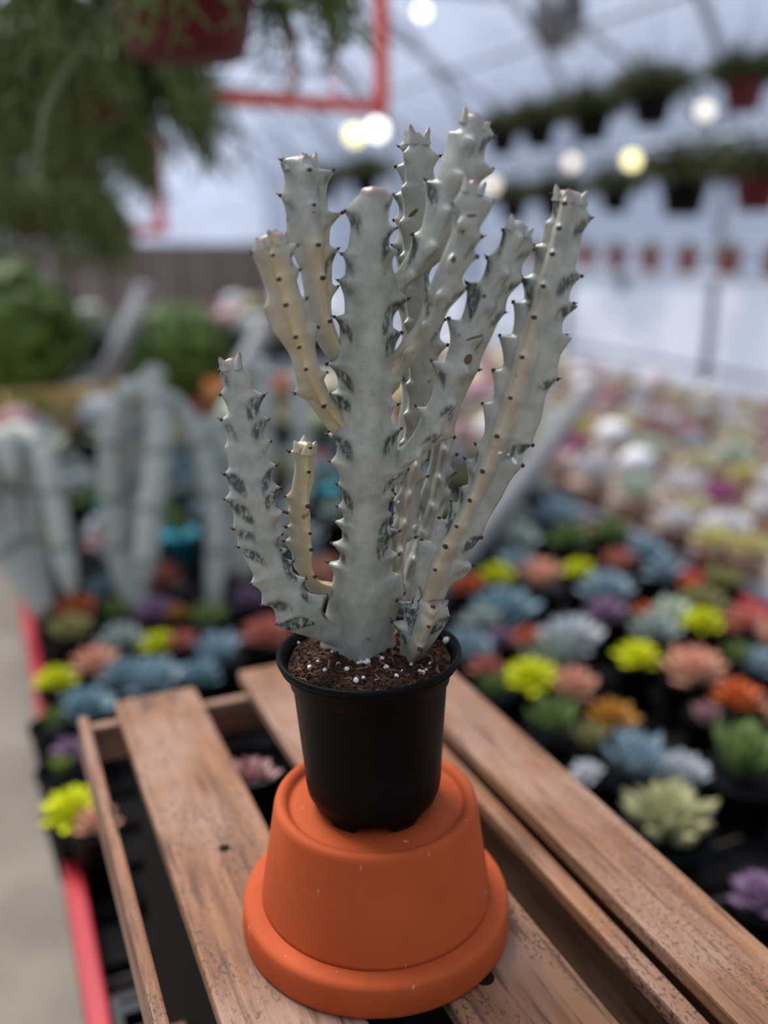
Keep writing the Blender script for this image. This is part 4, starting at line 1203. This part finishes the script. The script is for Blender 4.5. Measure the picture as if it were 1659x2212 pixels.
for i, (x, y, t) in enumerate([(790, 385, 6.0), (700, 400, 6.6)]):
    basket(['hanging pot seen just left of the main stem top', 'hanging pot seen between the upper left arms'][i], att(x, y, t), M['pot'], FOL[2], M['fern'], .9, 'hanging baskets on the right')

# wall shelf with small clay pots
shp = W3(4.9, 3.74, 1.30)
sh = empty('wall_shelf', shp, ROTZ, 'narrow white shelf on the right wall holding small clay pots', 'shelf')
MB().box((0, 0, -.012), (.22, 3.0, .022)).build('board', M['white'], sh)
for k in range(3): MB().box((.06, -1.3 + k * 1.3, -.08), (.09, .02, .11)).build('bracket', M['steel'], sh)
sp = MB().lathe([(0, 0), (.045, 0), (.06, .085), (.07, .085), (.07, .115), (.06, .115), (.058, .10), (0, .10)], 16, closed_ends=False).mesh('pot', True)
for k in range(9):
    e = empty('clay_potted_plant', W3(3.6 + k * .32, 3.72, 1.3), random.random() * 6, ['first', 'second', 'third', 'fourth', 'fifth', 'sixth', 'seventh', 'eighth', 'ninth'][k] + ' small clay pot from the right on the wall shelf', 'pot', 'clay pots on the wall shelf')
    mesh_obj('pot', sp, e, M['terra_small'], (0, 0, 0))
    mesh_obj('rosette', ROS['spiky'], e, leaf_mat('olive', *PAL['olive']), (0, 0, .1), None, (.07,) * 3)

# ================================================================== RED FRAMES, FAN, LIGHT BULBS
def red_frame(label, b0, b1, a, z0, z1, r, inner=(), hang=3.0):
    e = empty('red_hanging_frame', W3(a, (b0 + b1) / 2, z0), ROTZ, label, 'frame')
    w, h = b1 - b0, z1 - z0
    for s in (-1, 1):
        MB().box((s * w / 2, 0, h / 2), (r * 2, r * 2, h + 2 * r)).build('upright', M['orange_red'], e)
    for z in (0, h): MB().box((0, 0, z), (w - 2 * r, r * 2, r * 2)).build('crossbar', M['orange_red'], e)
    for f in inner: MB().box((-w / 2 + f * w, 0, h / 2), (r * .45, r * .45, h - 2 * r)).build('inner_bar', M['orange_red'], e)
    MB().box((0, 0, h * .62), (w - 2 * r, r * .7, r * .7)).build('middle_bar', M['grey'], e)
    for s in (-1, 1): MB().tube([(s * w / 2, 0, h + r), (s * w / 2, 0, max(hang - z0, h + r + .02))], .003, 5).build('hanger', M['steel'], e)
red_frame('large orange-red metal frame hanging behind the cactus top', .25, 1.12, 2.57, 1.845, 2.42, .0165, (.70, .84))
red_frame('smaller orange-red frame hanging far left of the cactus', .30, .985, 5.2, 1.53, 1.98, .026, ())
fp = att(1208, 30, 4.1)
fan = empty('circulation_fan', fp, ROTZ + .5, 'grey round circulation fan hanging at the top right', 'fan')
def ring(R, r, y, name, mat):
    pts = [(R * math.cos(t), y, R * math.sin(t)) for t in np.linspace(0, 2 * math.pi, 33)]
    MB().tube(pts, r, 6, cap=False).build(name, mat, fan, sm=True)
dr = MB(); 
vs = [(R * math.cos(t), y, R * math.sin(t)) for y in (-.05, .05) for R in (.15,) for t in np.linspace(0, 2 * math.pi, 32, endpoint=False)]
dr.add(vs, [(k, (k + 1) % 32, 32 + (k + 1) % 32, 32 + k) for k in range(32)]).build('drum', M['fanring'], fan, sm=True)
for R in (.15, .11, .07): ring(R, .004, -.05, 'guard_ring', M['fanring'])
MB().ball((0, 0, 0), .038, 12, 8).build('hub', M['fanring'], fan, sm=True)
for k in range(5):
    m_ = Matrix.Rotation(k * 1.2566, 3, 'Y')
    bl = MB().box((0, 0, 0), (.055, .006, .11), Matrix.Rotation(.5, 3, 'Z'))
    bl.v = [tuple(m_ @ (Vector(v) + Vector((0, 0, .085)))) for v in bl.v]
    bl.build('blade', M['fanring'], fan)
MB().tube([(0, 0, .15), (0, 0, 3.2 - fp.z)], .008, 6).build('hanger', M['steel'], fan)
bulb_me = MB().ball((0, 0, 0), 1, 20, 14).mesh('globe', True)
sock_me = MB().lathe([(.35, .85), (.35, 1.5), (.1, 1.6)], 10).mesh('socket', True)
for (x, y, t, m_, d, lb) in [(766, 292, 4.0, 'glow_y', 38, 'yellow glowing bulb below the red frame corner'), (815, 280, 4.0, 'glow_w', 40, 'white glowing bulb below the red frame corner'),
                             (1523, 240, 4.2, 'glow_d', 34, 'pale glowing bulb between the upper right pots'), (1365, 346, 4.4, 'glow_y', 34, 'yellow glowing bulb above the lower right pots'),
                             (1236, 352, 4.6, 'glow_d', 28, 'dim glowing bulb right of the cactus top'), (1062, 400, 5.4, 'glow_d', 30, 'pinkish dim bulb beside the tall right arm'), (912, 25, 4.0, 'glow_w', 28, 'white bulb at the top above the cactus')]:
    p = att(x, y, t); e = empty('string_bulb', p, 0, lb, 'light bulb', 'bulbs strung under the roof')
    r = d / 2 / F_PX * t
    mesh_obj('globe', bulb_me, e, M[m_], (0, 0, 0), None, (r, r, r))
    mesh_obj('socket', sock_me, e, M['grey'], (0, 0, 0), None, (r, r, r))
    MB().tube([(0, 0, r * 1.5), (0, 0, max(.1, 2.95 - p.z))], .002, 5).build('cord', M['grey'], e)

# bushes at the end of the house
def bush(label, a, b, z0, s, seed):
    e = empty('leafy_bush', W3(a, b, 0), 0, label, 'bush', 'green bushes at the far left')
    rr = random.Random(seed); mb = MB()
    for i in range(900):
        v = Vector((rr.gauss(0, 1), rr.gauss(0, 1), rr.gauss(0, 1))).normalized() * s * rr.uniform(.35, 1.2)
        c = v + Vector((0, 0, z0 + s)); t = v.normalized().orthogonal() ; u = v.normalized().cross(t)
        an = rr.uniform(0, 6.28); d = t * math.cos(an) + u * math.sin(an); w = v.normalized().cross(d) 
        l_ = .13 * s / .4 * rr.uniform(.6, 1.2)
        mb.add([c - d * l_, c + w * l_ * .35 + v * .03, c + d * l_, c - w * l_ * .35 + v * .03, c + v * .08], [(0, 1, 4), (1, 2, 4), (2, 3, 4), (3, 0, 4)])
    mb.build('foliage', M['bush'], e)
    MB().tube([(0, 0, .26), (0, 0, z0 + s)], [.03, .02], 8).build('trunk', M['bark'], e)
    MB().lathe([(0, 0), (.12, 0), (.16, .28), (.17, .30), (.15, .30), (0, .27)], 16, closed_ends=False).build('pot', M['pot'], e)
bush('leafy green bush at the left border beyond the benches', 4.95, .18, .72, .30, 1)
bush('second leafy green bush behind the yellow tray', 5.02, 1.0, .62, .25, 2)
bush('third leafy green bush farthest along the left', 7.9, -.25, .8, .42, 3)
